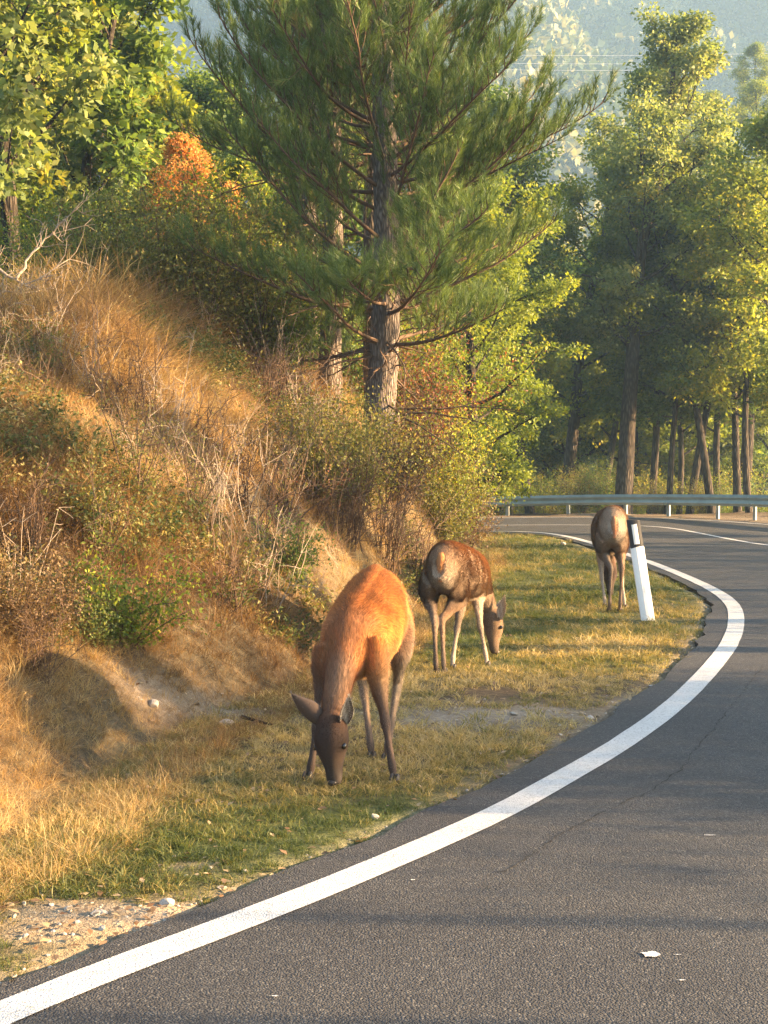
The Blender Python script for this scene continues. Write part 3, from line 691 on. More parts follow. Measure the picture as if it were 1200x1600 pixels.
# crest shrubs
for (px, D, s, m, lb) in [(150, 18.0, 0.85, 'leaf_olive', 'olive bush on the crest left of centre'), (250, 17.5, 0.9, 'leaf_olive', 'olive bush on the crest below the orange tree'), (320, 17.5, 0.95, 'leaf_olive', 'broad olive bush on the crest right of the orange tree'),
                          (400, 18.0, 1.05, 'leaf_olive', 'tall olive bush on the crest near the pines'), (200, 21.0, 1.1, 'leaf_green', 'green bush behind the crest near the orange tree'), (100, 19.5, 0.9, 'leaf_green', 'green bush on the crest behind the dead branch'),
                          (20, 18.5, 0.8, 'leaf_yellow', 'yellowish bush on the crest at the left edge'), (460, 20.0, 1.0, 'leaf_green', 'green bush on the crest beside the slim pine'), (350, 21.5, 1.3, 'leaf_yellow', 'yellow green bush under the fresh green tree'), (545, 22, 1.1, 'leaf_green', 'bush between the two clearest pine trunks'), (650, 23, 1.1, 'leaf_yellow', 'yellowish bush behind the rusty bushes'), (590, 25, 1.2, 'leaf_olive', 'olive bush behind the thickest pine trunk')]:
    put_shrub(S4, px, 500, D, s * 0.8, lb, mat=m)
# undergrowth beyond the guardrail
for i in range(26):
    px = 735 + i * 20 + rnd.uniform(-8, 8); D = rnd.uniform(44, 50)
    put_shrub(S4 if i % 3 else S3, px, 700, D, rnd.uniform(0.55, 0.95), 'low leafy undergrowth bush just behind the guardrail', group='undergrowth bushes behind the guardrail', mat=['leaf_olive', 'leaf_green', 'leaf_yellow'][i % 3])
# roadside thicket across the road (throws the broad shade on the lane)
for i, (x, y, s) in enumerate([(13.2, 6.1, 1.15), (13.4, 7.0, 1.2), (13.1, 7.9, 1.2), (13.5, 8.7, 1.15), (14.5, 6.5, 1.2), (14.6, 7.6, 1.2), (14.6, 8.6, 1.2), (14.0, 11.9, 1.1), (14.3, 12.8, 1.1), (14.4, 14.3, 1.2), (14.8, 15.4, 1.1), (15.0, 16.6, 1.2), (15.0, 18.0, 1.1), (15.2, 19.5, 1.2), (15.2, 21, 1.2), (15.2, 22.6, 1.2), (15.2, 24.4, 1.2)]):
    root = empty('shrub', (x, y, Hs(x, y) - 0.03), 'tall roadside bush across the road from the deer', 'shrub', 'tall bushes across the road', rnd.uniform(0, 6.28)); root.scale = (s, s, s * (1.42 if y < 9.5 else 1.1))
    link('stems', S4[0], root); link('foliage', S4[1], root)

# bare dead branch at the left edge
def dead_branch():
    rg = np.random.default_rng(77); acc = Acc(); D = 15.5
    o = P(-40, 395, D)
    main = [P(-60, 400, D), P(0, 422, D), P(45, 445, D), P(70, 452, D), P(98, 455, D)]
    up = [P(25, 436, D), P(50, 400, D + .2), P(75, 370, D + .3), P(100, 345, D + .3), P(118, 325, D + .2)]
    third = [P(-40, 470, D), P(20, 455, D), P(55, 440, D - .2), P(80, 425, D - .2), P(108, 405, D)]
    stub = [P(57, 448, D), P(57, 462, D)]
    for l, r in ((main, 0.03), (up, 0.016), (third, 0.014), (stub, 0.012)):
        l = resample3(np.array([list(v) for v in l]), 12); l[1:-1] += rg.normal(0, 0.012, (10, 3))
        v, f = tube(l, np.linspace(r, 0.004, 12), 6); acc.add(v, f)
        if r > 0.013:
            for _ in range(16):
                a = rg.integers(3, 12); d = rg.normal(size=3) + np.array([0.9, 0, 0.5])
                sb = wander(l[a], d, rg.uniform(0.12, 0.5), 4, rg, 0.22); v, f = tube(sb, np.linspace(0.006, 0.002, 5), 3); acc.add(v, f)
                for _ in range(2):
                    s2 = wander(sb[rg.integers(1, 5)], rg.normal(size=3) + (0.5, 0, 0.3), rg.uniform(0.06, 0.2), 3, rg, 0.2); v, f = tube(s2, np.linspace(0.004, 0.002, 4), 3); acc.add(v, f)
    me = acc.mesh('dead_branch', [M['dead_wood']])
    ob = link('dead_branch', me); tag(ob, 'bare pale dead branch reaching in at the left above the bank', 'branch')
def resample3(c, n):
    s = np.concatenate([[0], np.cumsum(np.linalg.norm(np.diff(c, axis=0), axis=1))]); t = np.linspace(0, s[-1], n)
    return np.stack([np.interp(t, s, c[:, i]) for i in range(3)], 1)
dead_branch()

# ------------------------------------------------------------------ instanced grass and far forest (stuff)
def tuft_mesh(name, seed, blades, h, spread, w, lean, mat, seed_heads=False):
    rg = np.random.default_rng(seed); V, Fq, Ft = [], [], []; n = 0
    for i in range(blades):
        a = rg.uniform(0, 6.28); r = spread * math.sqrt(rg.uniform()); bx, by = r * math.cos(a), r * math.sin(a)
        L = h * rg.uniform(0.45, 1.1); d = rg.normal(size=2) * lean + np.array([bx, by]) / spread * lean * 0.8
        face = rg.uniform(0, 6.28); sx, sy = math.cos(face) * w / 2, math.sin(face) * w / 2
        pts = []
        for t in (0, 0.4, 0.75, 1.0):
            pts.append((bx + d[0] * L * t * t, by + d[1] * L * t * t, L * t * (1 - 0.25 * t * min(1, np.hypot(*d)))))
        for j, (p, k) in enumerate(zip(pts, (1, 0.85, 0.55, 0))):
            if k: V += [(p[0] - sx * k, p[1] - sy * k, p[2]), (p[0] + sx * k, p[1] + sy * k, p[2])]
            else: V.append(p)
        Fq += [(n, n + 1, n + 3, n + 2), (n + 2, n + 3, n + 5, n + 4)]; Ft.append((n + 4, n + 5, n + 6)); n += 7
        if seed_heads and rg.uniform() < 0.35:
            for _ in range(7):
                t = rg.uniform(0.8, 1.02); q = np.array([bx + d[0] * L * t * t, by + d[1] * L * t * t, L * t * 0.9]) ; e = rg.normal(size=3) * 0.02 + (0, 0, 0.015)
                V += [tuple(q), tuple(q + e * 0.5 + (w, 0, 0)), tuple(q + e)]; Ft.append((n, n + 1, n + 2)); n += 3
    nq = len(Fq); bl = rg.uniform(0, 0.5, blades); q_ = np.repeat(bl, 2); t_ = np.resize(bl, len(Ft))
    return make_mesh(name, np.array(V), [np.array(Fq), np.array(Ft)], [mat], face_attrs={'blade': np.concatenate([q_, t_])})
def scatter_object(name, pts, rot, scl, idx, tint, sources, label, cat_kind='stuff'):
    c = bpy.data.collections.new(name + '_source')
    for i, m in enumerate(sources):
        o = bpy.data.objects.new('%s_%02d' % (name, i), m); c.objects.link(o)
    me = make_mesh(name, pts, np.zeros((0, 3), int) if False else [], [], attrs={'rot': rot, 'scl': scl, 'tint': tint, 'idx': idx}) if False else None
    me = bpy.data.meshes.new(name); me.vertices.add(len(pts)); me.vertices.foreach_set('co', np.asarray(pts, np.float32).ravel())
    for k, v in (('rot', rot), ('scl', scl)):
        a = me.attributes.new(k, 'FLOAT_VECTOR', 'POINT'); a.data.foreach_set('vector', np.asarray(v, np.float32).ravel())
    a = me.attributes.new('tint', 'FLOAT', 'POINT'); a.data.foreach_set('value', np.asarray(tint, np.float32))
    a = me.attributes.new('idx', 'INT', 'POINT'); a.data.foreach_set('value', np.asarray(idx, np.int32))
    ob = link(name, me); tag(ob, label, kind=cat_kind)
    ng = bpy.data.node_groups.new(name + '_nodes', 'GeometryNodeTree')
    ng.interface.new_socket('Geometry', in_out='INPUT', socket_type='NodeSocketGeometry'); ng.interface.new_socket('Geometry', in_out='OUTPUT', socket_type='NodeSocketGeometry')
    gi, go = ng.nodes.new('NodeGroupInput'), ng.nodes.new('NodeGroupOutput')
    ip = ng.nodes.new('GeometryNodeInstanceOnPoints'); ci = ng.nodes.new('GeometryNodeCollectionInfo')
    ci.inputs['Collection'].default_value = c; ci.inputs['Separate Children'].default_value = True; ci.inputs['Reset Children'].default_value = True
    ip.inputs['Pick Instance'].default_value = True
    def na(nm, t):
        n = ng.nodes.new('GeometryNodeInputNamedAttribute'); n.data_type = t; n.inputs['Name'].default_value = nm; return n.outputs['Attribute']
    e2r = ng.nodes.new('FunctionNodeEulerToRotation')
    L = ng.links.new
    L(gi.outputs[0], ip.inputs['Points']); L(ci.outputs[0], ip.inputs['Instance']); L(na('rot', 'FLOAT_VECTOR'), e2r.inputs[0]); L(e2r.outputs[0], ip.inputs['Rotation'])
    L(na('scl', 'FLOAT_VECTOR'), ip.inputs['Scale']); L(na('idx', 'INT'), ip.inputs['Instance Index']); L(ip.outputs[0], go.inputs[0])
    md = ob.modifiers.new('scatter', 'NODES'); md.node_group = ng
    return ob
rg = np.random.default_rng(99)
def sample_view(n, ymin, ymax, power, xpad=1.5, xmax=None):
    """random ground points inside the view wedge, denser near the camera"""
    u = rg.uniform(size=n); k = 1 - power
    y = (ymin ** k + u * (ymax ** k - ymin ** k)) ** (1 / k) if abs(k) > 1e-6 else ymin * (ymax / ymin) ** u
    x = rg.uniform(-1, 1, n) * (y * 0.29 + xpad); return x, y
def value_noise(x, y, sc, seed):
    r = np.random.default_rng(seed); s = 0
    for _ in range(10):
        a = r.uniform(0, 6.28); k = sc * r.uniform(0.5, 1.8); s = s + np.sin(k * (x * math.cos(a) + y * math.sin(a)) + r.uniform(0, 6.28))
    return s / 4.5
# green verge turf
x, y = sample_view(60000, 3.6, 32, 1.35)
inn = in_poly(x, y, INP) & ~in_poly(x, y, FOOTP); de = dist_poly(x, y, EDGEc); x, y, de = x[inn], y[inn], de[inn]
g = greenness(x, y); b = bareness(x, y)
thin = np.clip(value_noise(x, y, 3.2, 44) - 0.45, 0, 1) * 1.1
keep = (rg.uniform(size=len(x)) > b * 0.93 + thin) & (de > 0.02) & (rg.uniform(size=len(x)) < 0.35 + 0.65 * np.clip(de / 0.3, 0, 1)); x, y, g, de = x[keep], y[keep], g[keep], de[keep]
n = len(x); sc = 0.70 * rg.uniform(0.5, 1.4, n) * (0.65 + 0.35 * np.clip(de / 0.8, 0, 1)) * (1 + np.clip(y - 8, 0, 20) * 0.045) * (0.8 + 0.5 * np.clip(value_noise(x, y, 2.5, 3), 0, 1))
tint = np.clip(0.90 - 0.58 * g + 0.24 * value_noise(x, y, 2.4, 5) + 0.10 * value_noise(x, y, 7.0, 15) + rg.normal(size=n) * 0.14, 0, 1)
src = [tuft_mesh('turf_%d' % i, 200 + i, 20, 0.085, 0.07, 0.0062, 0.95, M['grass_green']) for i in range(5)]
scatter_object('verge_grass', np.column_stack([x, y, H(x, y) - 0.005]), np.column_stack([rg.normal(0, .12, n), rg.normal(0, .12, n), rg.uniform(0, 6.28, n)]),
               np.column_stack([sc, sc, sc]), rg.integers(0, 5, n), tint, src, 'short green and straw grass on the verge')
# bank dry grass
x, y = sample_view(75000, 4.2, 27, 1.15)
inn = in_poly(x, y, FOOTP) | (in_poly(x, y, INP) & (dist_poly(x, y, FOOT) < 0.5)); x, y = x[inn], y[inn]
b = bareness(x, y); keep = rg.uniform(size=len(x)) > b * 0.9; x, y = x[keep], y[keep]
n = len(x); db = dist_poly(x, y, FOOT); vn = value_noise(x, y, 1.2, 9)
sc = rg.uniform(0.35, 1.3, n) * (0.30 + 0.87 * np.clip(db / 5, 0, 1)) * (0.85 + 0.3 * vn) * (1 + np.clip(y - 9, 0, 20) * 0.012)
tint = np.clip(0.42 + 0.34 * value_noise(x, y, 1.8, 6) + rg.normal(size=n) * 0.19, 0, 1)
src = [tuft_mesh('dry_%d' % i, 220 + i, 22, 0.34, 0.12, 0.0075, 1.1, M['grass_dry']) for i in range(4)] + [tuft_mesh('dryt_%d' % i, 230 + i, 14, 0.60, 0.12, 0.0065, 0.40, M['grass_dry'], True) for i in range(3)]
idx = rg.integers(0, 4, n); tall = rg.uniform(size=n) < np.clip((db - 3.5) / 5, 0.16, 0.6); idx[tall] = rg.integers(4, 7, tall.sum())
tilt = H(x, y)
scatter_object('dry_grass', np.column_stack([x, y, tilt - 0.02]), np.column_stack([rg.normal(0, .25, n), rg.normal(0, .25, n), rg.uniform(0, 6.28, n)]),
               np.column_stack([sc, sc, sc]), idx, tint, src, 'tangled dry straw coloured grass covering the bank')
# green weeds between the dry grass
x, y = sample_view(6000, 4.4, 24, 1.15)
inn = in_poly(x, y, FOOTP) & (value_noise(x, y, 1.4, 12) > 0.20) & (y > 5.5); x, y = x[inn], y[inn]; n = len(x)
def weed_mesh(nm, seed, mat):
    r = np.random.default_rng(seed); acc = []; c = []
    for i in range(9):
        b_ = wander((0, 0, 0), (r.normal() * 0.5, r.normal() * 0.5, 1), r.uniform(0.15, 0.4), 6, r, 0.15); c += list(b_[1:]) * 3
    c = np.array(c) + r.normal(size=(len(c), 3)) * 0.012; v, f = leaf_quads(c, 0.035, r, 0.4, 0.45); return make_mesh(nm, v, f, [mat], face_attrs={'blade': r.uniform(0, 0.5, len(f))})
src = [weed_mesh('weed_%d' % i, 240 + i, M['grass_green']) for i in range(3)]
sc = rg.uniform(0.6, 1.3, n) * np.clip((y - 3.5) / 5.5, 0.3, 1)
scatter_object('bank_weeds', np.column_stack([x, y, H(x, y)]), np.column_stack([rg.normal(0, .2, n), rg.normal(0, .2, n), rg.uniform(0, 6.28, n)]), np.column_stack([sc] * 3), rg.integers(0, 3, n),
               np.clip(rg.normal(0.35, 0.2, n), 0, 1), src, 'low green weeds among the dry grass')
def stem_mesh(nm, seed, mat):
    r = np.random.default_rng(seed); acc = Acc()
    for i in range(7):
        b = wander((r.normal() * .05, r.normal() * .05, -.03), (r.normal() * .35, r.normal() * .35, 1), r.uniform(.3, .75), 6, r, 0.12, -.1); v, f = tube(b, np.linspace(.0042, .0018, 7), 3); acc.add(v, f)
        for _ in range(5):
            s_ = wander(b[r.integers(2, 7)], r.normal(size=3) + (0, 0, .8), r.uniform(.08, .25), 3, r, .18); v, f = tube(s_, np.linspace(.0026, .0012, 4), 3); acc.add(v, f)
    return acc.mesh(nm, [mat])
x, y = sample_view(2300, 5, 26, 1.1); inn = in_poly(x, y, FOOTP) & (value_noise(x, y, 0.9, 31) > -0.1) & (dist_poly(x, y, FOOT) > 0.4); x, y = x[inn], y[inn]; n = len(x); sc = rg.uniform(.55, 1.25, n)
scatter_object('dry_weed_stems', np.column_stack([x, y, H(x, y)]), np.column_stack([rg.normal(0, .2, n), rg.normal(0, .2, n), rg.uniform(0, 6.28, n)]), np.column_stack([sc] * 3), rg.integers(0, 5, n), rg.uniform(0, 1, n),
               [stem_mesh('weed_stem_%d' % i, 260 + i, M['twig'] if i % 5 < 3 else M['dead_wood']) for i in range(5)], 'thin branching dead weed stems all over the bank')
# leaf litter and gravel
def litter_obj():
    x, y = sample_view(20000, 4, 44, 1.3); ok = ~in_poly(x, y, ROADP)
    w = np.where(in_poly(x, y, FOOTP), 0.02, np.where(in_poly(x, y, INP), 0.10, 0.9)) + 0.8 * bareness(x, y) + 0.12 * (1 - greenness(x, y)); ok &= rg.uniform(size=len(x)) < w
    x, y = x[ok], y[ok]; n = len(x); c = np.column_stack([x, y, H(x, y) + 0.015])
    dd = rg.normal(size=(n, 3)) * (1, 1, 0.12); dd = dd / np.linalg.norm(dd, axis=1)[:, None] * 3
    v, f = leaf_quads(c, 0.038, rg, 2.0, 0.55, 0.0, dd)
    me = make_mesh('leaf_litter', v, f, [M['litter']], face_attrs={'tint': rg.uniform(0, 1, n)}); o = link('leaf_litter', me); tag(o, 'scattered dry fallen leaves on the verge and shoulder', kind='stuff')
litter_obj()
def rock(seed, sub=2):
    bm = bmesh.new(); bmesh.ops.create_icosphere(bm, subdivisions=sub, radius=1); r = random.Random(seed)
    sx, sy, sz = r.uniform(0.8, 1.3), r.uniform(0.7, 1.1), r.uniform(0.4, 0.65)
    cuts = [Vector((r.gauss(0, 1), r.gauss(0, 1), r.gauss(0, 1))).normalized() for _ in range(9)]
    for v in bm.verts:
        for c in cuts:
            d = v.co.dot(c); 
            if d > 0.72: v.co -= c * (d - 0.72)
        v.co.x *= sx; v.co.y *= sy; v.co.z *= sz
    me = bpy.data.meshes.new('rock'); bm.to_mesh(me); bm.free(); me.materials.append(M['stone']); return me
x, y = sample_view(16000, 3.9, 20, 1.3); b = bareness(x, y); ok = ~in_poly(x, y, ROADP) & in_poly(x, y, INP) & (rg.uniform(size=len(x)) < b * 0.9 + 0.012); x, y = x[ok], y[ok]; n = len(x)
sc = np.exp(rg.normal(-5.0, 0.5, n))
scatter_object('gravel', np.column_stack([x, y, H(x, y) + sc * 0.2]), np.column_stack([rg.normal(0, .3, n), rg.normal(0, .3, n), rg.uniform(0, 6.28, n)]), np.column_stack([sc] * 3), rg.integers(0, 4, n), rg.uniform(0, 1, n), [rock(i, 1) for i in range(4)], 'pale gravel on the bare patches')
for i, (px, py, r, lb) in enumerate([(353, 1140, 0.055, 'rounded white stone on the bare patch left of the nearest deer'), (150, 1392 + 40, 0.022, 'small white stone on the gravel by the asphalt'), (240, 1112, 0.045, 'pale flat stone at the upper end of the bare patch'),
                                     (262, 1418, 0.03, 'whitish rock at the edge of the asphalt'), (325, 1408, 0.018, 'tiny white stone lying against the asphalt edge'), (880, 852, 0.07, 'pale stone low in the grass right of the middle deer')]):
    q = on_bank(px, py); o = link('stone', rock(60 + i, 3)); o.location = (q.x, q.y, Hs(q.x, q.y) + r * 0.25); o.scale = (r,) * 3; o.rotation_euler.z = i; tag(o, lb, 'stone')
# a dark stick on the bare patch
q = [on_bank(*p) for p in ((378, 1128), (400, 1136), (424, 1146))]
v, f = tube(resample3(np.array([[p.x, p.y, Hs(p.x, p.y) + 0.03] for p in q]), 8), np.linspace(0.012, 0.006, 8), 6)
o = link('stick', make_mesh('stick', v, f, [M['bark_dark']], smooth=True)); tag(o, 'dark fallen stick on the bare patch behind the nearest deer', 'stick')
# tall straw stalks near the deer and on the bank
def stalks(px, py, n, h, label, seed):
    r = np.random.default_rng(seed); q = on_bank(px, py); acc = Acc()
    for i in range(n):
        b = wander((r.normal() * 0.08, r.normal() * 0.08, -0.03), (r.normal() * 0.3, r.normal() * 0.2, 1), h * r.uniform(0.6, 1.1), 7, r, 0.05, -0.3)
        v, f = tube(b, np.linspace(0.0035, 0.0015, 8), 4); acc.add(v, f)
        for _ in range(3):
            s = wander(b[r.integers(3, 8)], r.normal(size=3) + (0, 0, 0.7), h * 0.15, 3, r, 0.1); v, f = tube(s, np.linspace(0.002, 0.001, 4), 3); acc.add(v, f)
    me = acc.mesh('dry_stalks', [M['dead_wood']]); o = link('dry_stalks', me); o.location = (q.x, q.y, Hs(q.x, q.y)); tag(o, label, 'weed stalks')
stalks(425, 610, 12, 1.1, 'tall pale bare stalks standing below the slim pine', 1)
stalks(600, 720, 7, 1.0, 'leaning pale stalks crossing in front of the thickest pine trunk', 2)
stalks(415, 760, 12, 0.6, 'pale yellow stalks at the right end of the golden grass', 3)
stalks(20, 970, 9, 0.7, 'arching pale stalks at the left edge of the bank', 4)
stalks(320, 860, 5, 0.8, 'single tall straw stalks in the middle of the bank', 5)
stalks(640, 880, 8, 0.5, 'thin straw stalks between the nearest deer and the middle deer', 6)

# far forest on the mountainside
def far_tree(nm, seed):
    r = np.random.default_rng(seed); m = 16; cl = r.normal(size=(m, 3)) * (1.0, 1.0, 1.3) + (0, 0, 3.6); k = 34
    o = r.normal(size=(m, k, 3)); o /= np.linalg.norm(o, axis=2)[..., None]; c = (cl[:, None] + o * 0.95).reshape(-1, 3)
    v, f = leaf_quads(c, 0.66, r, 0.4, 0.9, 0, o.reshape(-1, 3)); return make_mesh(nm, v, f, [M['leaf_far']], face_attrs={'blade': r.uniform(0.05, 0.45, len(f))})
src = [far_tree('far_%d' % i, 300 + i) for i in range(5)]
n = 9500; y = rg.uniform(120, 600, n) ; x = rg.uniform(-0.30, 0.32, n) * y + rg.uniform(-6, 6, n)
z = H(x, y); sc = rg.uniform(0.7, 1.5, n) * 1.9
scatter_object('hillside_forest', np.column_stack([x, y, z - 0.8]), np.column_stack([rg.normal(0, .06, n), rg.normal(0, .06, n), rg.uniform(0, 6.28, n)]), np.column_stack([sc, sc, sc * rg.uniform(0.85, 1.3, n)]),
               rg.integers(0, 5, n), np.clip(rg.normal(0.40, 0.26, n) + 0.3 * value_noise(x, y, 0.05, 4), 0, 1), src, 'hazy forest covering the mountainside across the valley')
for (px, py, D, s, lb) in [(1100, 185, 88, 1.0, 'pale golden tree lit by the sun below the power lines'), (1175, 160, 96, 1.15, 'pale golden tree in the haze at the right edge'), (1060, 165, 92, 0.9, 'small golden tree half behind the tallest tree crown'), (1185, 100, 118, 1.1, 'highest pale lit tree at the right edge of the hillside'), (1110, 215, 84, 1.0, 'yellow tree just below the pale golden tree')]:
    p = P(px, py, D); h = 8 * s
    place_tree('far_tree', T3y, p.x, p.y, s, D, lb, 'tree', z=p.z - h + 1.5)

# power lines
pm = plain_mat('wire', (0.55, 0.55, 0.55), 0.5)
for py, lb in ((82, 'highest of the three thin power lines across the valley'), (95, 'middle one of the three thin power lines across the valley'), (105, 'lowest of the three thin power lines across the valley')):
    a, b = P(300, py + 8, 130), P(1700, py - 2, 130); l = np.array([list(a.lerp(b, t)) for t in np.linspace(0, 1, 30)]); l[:, 2] -= 1.2 * np.sin(np.linspace(0, math.pi, 30)) - 1.1
    v, f = tube(l, np.full(30, 0.016), 5); o = link('power_line', make_mesh('power_line', v, f, [pm])); tag(o, lb, 'power line')

# ------------------------------------------------------------------ guardrail
def guardrail():
    m = plain_mat('galvanised_steel', (0.27, 0.34, 0.34), 0.45, 3, 0.15, metal=0.35, spec=0.5)
    mp = plain_mat('post_steel', (0.42, 0.44, 0.42), 0.6, 5, 0.2)
    root = empty('guardrail', (6, 40.5, 0), 'long grey green steel guardrail around the outside of the bend', 'guardrail')
    Dk = [-1400, 200, 500, 740, 900, 1050, 1200, 1290]; Dv = [36, 44, 44.6, 44.0, 42.6, 40.2, 36.6, 33.5]
    top = [0.3, 0.42, 0.43, 0.44, 0.56, 0.63, 0.70, 0.72]
    pts = np.array([[(px - 600) * D / F, D, t] for px, D, t in zip(Dk[1:], Dv[1:], top[1:])] + [[12.6, 28, 0.75], [13.0, 23, 0.75]])
    c2 = pts.copy()
    for _ in range(3):
        q_ = np.empty((2 * len(c2) - 2, 3)); q_[0::2] = 0.75 * c2[:-1] + 0.25 * c2[1:]; q_[1::2] = 0.25 * c2[:-1] + 0.75 * c2[1:]; c2 = np.vstack([c2[:1], q_, c2[-1:]])
    c2 = resample3(c2, 90)
    prof = [(0.00, 0.0), (0.0, -0.02), (0.075, -0.055), (0.08, -0.085), (0.005, -0.14), (0.005, -0.17), (0.08, -0.225), (0.075, -0.255), (0.0, -0.29), (0.0, -0.31)]
    t = np.gradient(c2[:, :2], axis=0); t /= np.linalg.norm(t, axis=1)[:, None]; nrm = np.stack([t[:, 1], -t[:, 0]], 1)   # towards the road
    V = []
    for j in range(2):
        for (o_, z) in prof: V.append(np.column_stack([c2[:, :2] + nrm * (o_ - j * 0.004 + 0.1), c2[:, 2] + z]))
    V = np.array(V); K = len(prof); n = len(c2); Fq = []
    for j in range(2):
        for k in range(K - 1):
            i = np.arange(n - 1); a = (j * K + k) * n + i; b_ = a + n
            Fq.append(np.stack([a, a + 1, b_ + 1, b_], 1) if j == 0 else np.stack([a, b_, b_ + 1, a + 1], 1))
    for (a0, b0) in ((0, K), (K - 1, 2 * K - 1)):
        i = np.arange(n - 1); Fq.append(np.stack([a0 * n + i, b0 * n + i, b0 * n + i + 1, a0 * n + i + 1], 1))
    o = link('rail_beam', make_mesh('rail_beam', V.reshape(-1, 3), np.concatenate(Fq), [m], smooth=False), root); o.location = (-6, -40.5, 0)
    # posts at the places seen, then on round the bend
    pxs = [430, 520, 612, 705, 803, 895, 978, 1050, 1117, 1177, 1232]
    cpx = c2[:, 0] / c2[:, 1] * F + 600
    for px in pxs:
        k = np.argmin(abs(cpx - px)); p = c2[k]; nn = nrm[k]; tt = t[k]
        gz = Hs(p[0], p[1]); bm = bmesh.new()
        # channel section post: web and two flanges, plus spacer
        for (ox, oy, wx, wy, z0, z1) in ((0, 0, 0.10, 0.006, gz - 0.4, p[2] - 0.03), (-0.05, 0.022, 0.006, 0.05, gz - 0.4, p[2] - 0.03), (0.05, 0.022, 0.006, 0.05, gz - 0.4, p[2] - 0.03), (0, 0.075, 0.09, 0.05, p[2] - 0.22, p[2] - 0.09)):
            r = bmesh.ops.create_cube(bm, size=1)
            for v in r['verts']:
                lx, ly, lz = v.co.x * wx + ox, v.co.y * wy + oy, (v.co.z + 0.5) * (z1 - z0) + z0
                v.co = Vector((p[0] + tt[0] * lx + nn[0] * ly - 6, p[1] + tt[1] * lx + nn[1] * ly - 40.5, lz))
        me = bpy.data.meshes.new('rail_post'); bm.to_mesh(me); bm.free(); me.materials.append(mp); link('post', me, root)
    for px in [750, 895, 1050, 1177]:
        k = np.argmin(abs(cpx - px)); p = c2[k]; nn = nrm[k]; acc = Acc()
        for dz in (-0.07, -0.24):
            for s_ in (-0.08, 0.08):
                acc = Acc(); q0 = np.array([p[0] + nn[0] * 0.15 + t[k][0] * s_, p[1] + nn[1] * 0.15 + t[k][1] * s_, p[2] + dz]); v, f = tube(np.array([q0, q0 + np.array([nn[0], nn[1], 0]) * 0.05]), [0.018, 0.014], 6); acc.add(v - [6, 40.5, 0], f); link('bolt', acc.mesh('bolt', [mp]), root)
guardrail()

# ------------------------------------------------------------------ delineator post
def delineator():
    base = G(1011, 966); white = plain_mat('post_white', (0.82, 0.81, 0.78), 0.5, 9, 0.05); black = plain_mat('post_black', (0.025, 0.025, 0.027), 0.5)
    refl = plain_mat('reflector_white', (0.86, 0.82, 0.74), 0.25, 60, 0.06, spec=0.6)
    root = empty('delineator_post', base, 'leaning white roadside marker post with black top and pale reflector', 'marker post')
    root.rotation_euler = (R(-2), R(-8.5), R(6))
    def sect(w, d, n=5):   # rounded section, slightly bowed face towards the road user
        pts = []
        for i in range(n + 1):
            u = -1 + 2 * i / n; pts.append((u * w / 2, -d * 0.5 - 0.014 * (1 - u * u)))
        pts += [(w / 2, -d * 0.2), (w * 0.30, d * 0.5), (-w * 0.30, d * 0.5), (-w / 2, -d * 0.2)]
        return pts
    def prism(nm, w, d, z0, z1, mat, slope=0.0, grow=0.0):
        s0 = sect(w, d); bm = bmesh.new(); lo = [bm.verts.new((x, y_, z0 + (slope * x if z0 > 0.1 else 0))) for x, y_ in s0]; hi = [bm.verts.new((x, y_, z1 - (slope) * (x + w / 2))) for x, y_ in s0]; m_ = len(s0)
        for i in range(m_): bm.faces.new((lo[i], lo[(i + 1) % m_], hi[(i + 1) % m_], hi[i]))
        bm.faces.new(hi); bm.faces.new(lo[::-1]); bmesh.ops.recalc_face_normals(bm, faces=bm.faces[:])
        bmesh.ops.bevel(bm, geom=[e for e in bm.edges if abs((e.verts[0].co - e.verts[1].co).z) < 0.02 and e.verts[0].co.z > z1 - 0.05], offset=0.004, segments=2, affect='EDGES')
        me = bpy.data.meshes.new(nm); bm.to_mesh(me); bm.free(); me.materials.append(mat); return link(nm, me, root)
    prism('post_body', 0.138, 0.06, -0.25, 0.725, white, 0.0)
    prism('black_band', 0.130, 0.064, 0.728, 1.01, black, 0.16)
    bm = bmesh.new(); n = 6; vs = []
    for j, z in enumerate((0.755, 0.955)):
        for i in range(n + 1):
            u = (-0.55 + 1.1 * i / n); vs.append((u * 0.5 * 0.056 / 0.55 - 0.002, -0.032 - 0.014 * (1 - u * u) - 0.004, z))
    for j, z in enumerate((0.755, 0.955)):
        for i in range(n + 1):
            u = (-0.55 + 1.1 * i / n); vs.append((u * 0.5 * 0.056 / 0.55 - 0.002, -0.030, z))
    V = [bm.verts.new(v) for v in vs]; k = n + 1
    for i in range(n):
        bm.faces.new((V[i], V[i + 1], V[k + i + 1], V[k + i])); bm.faces.new((V[2 * k + i], V[3 * k + i], V[3 * k + i + 1], V[2 * k + i + 1]))
        bm.faces.new((V[k + i], V[k + i + 1], V[3 * k + i + 1], V[3 * k + i])); bm.faces.new((V[i], V[2 * k + i], V[2 * k + i + 1], V[i + 1]))
    bm.faces.new((V[0], V[k], V[3 * k], V[2 * k])); bm.faces.new((V[n], V[2 * k + n], V[3 * k + n], V[k + n]))
    me = bpy.data.meshes.new('reflector'); bm.to_mesh(me); bm.free(); me.materials.append(refl); link('reflector', me, root)
delineator()

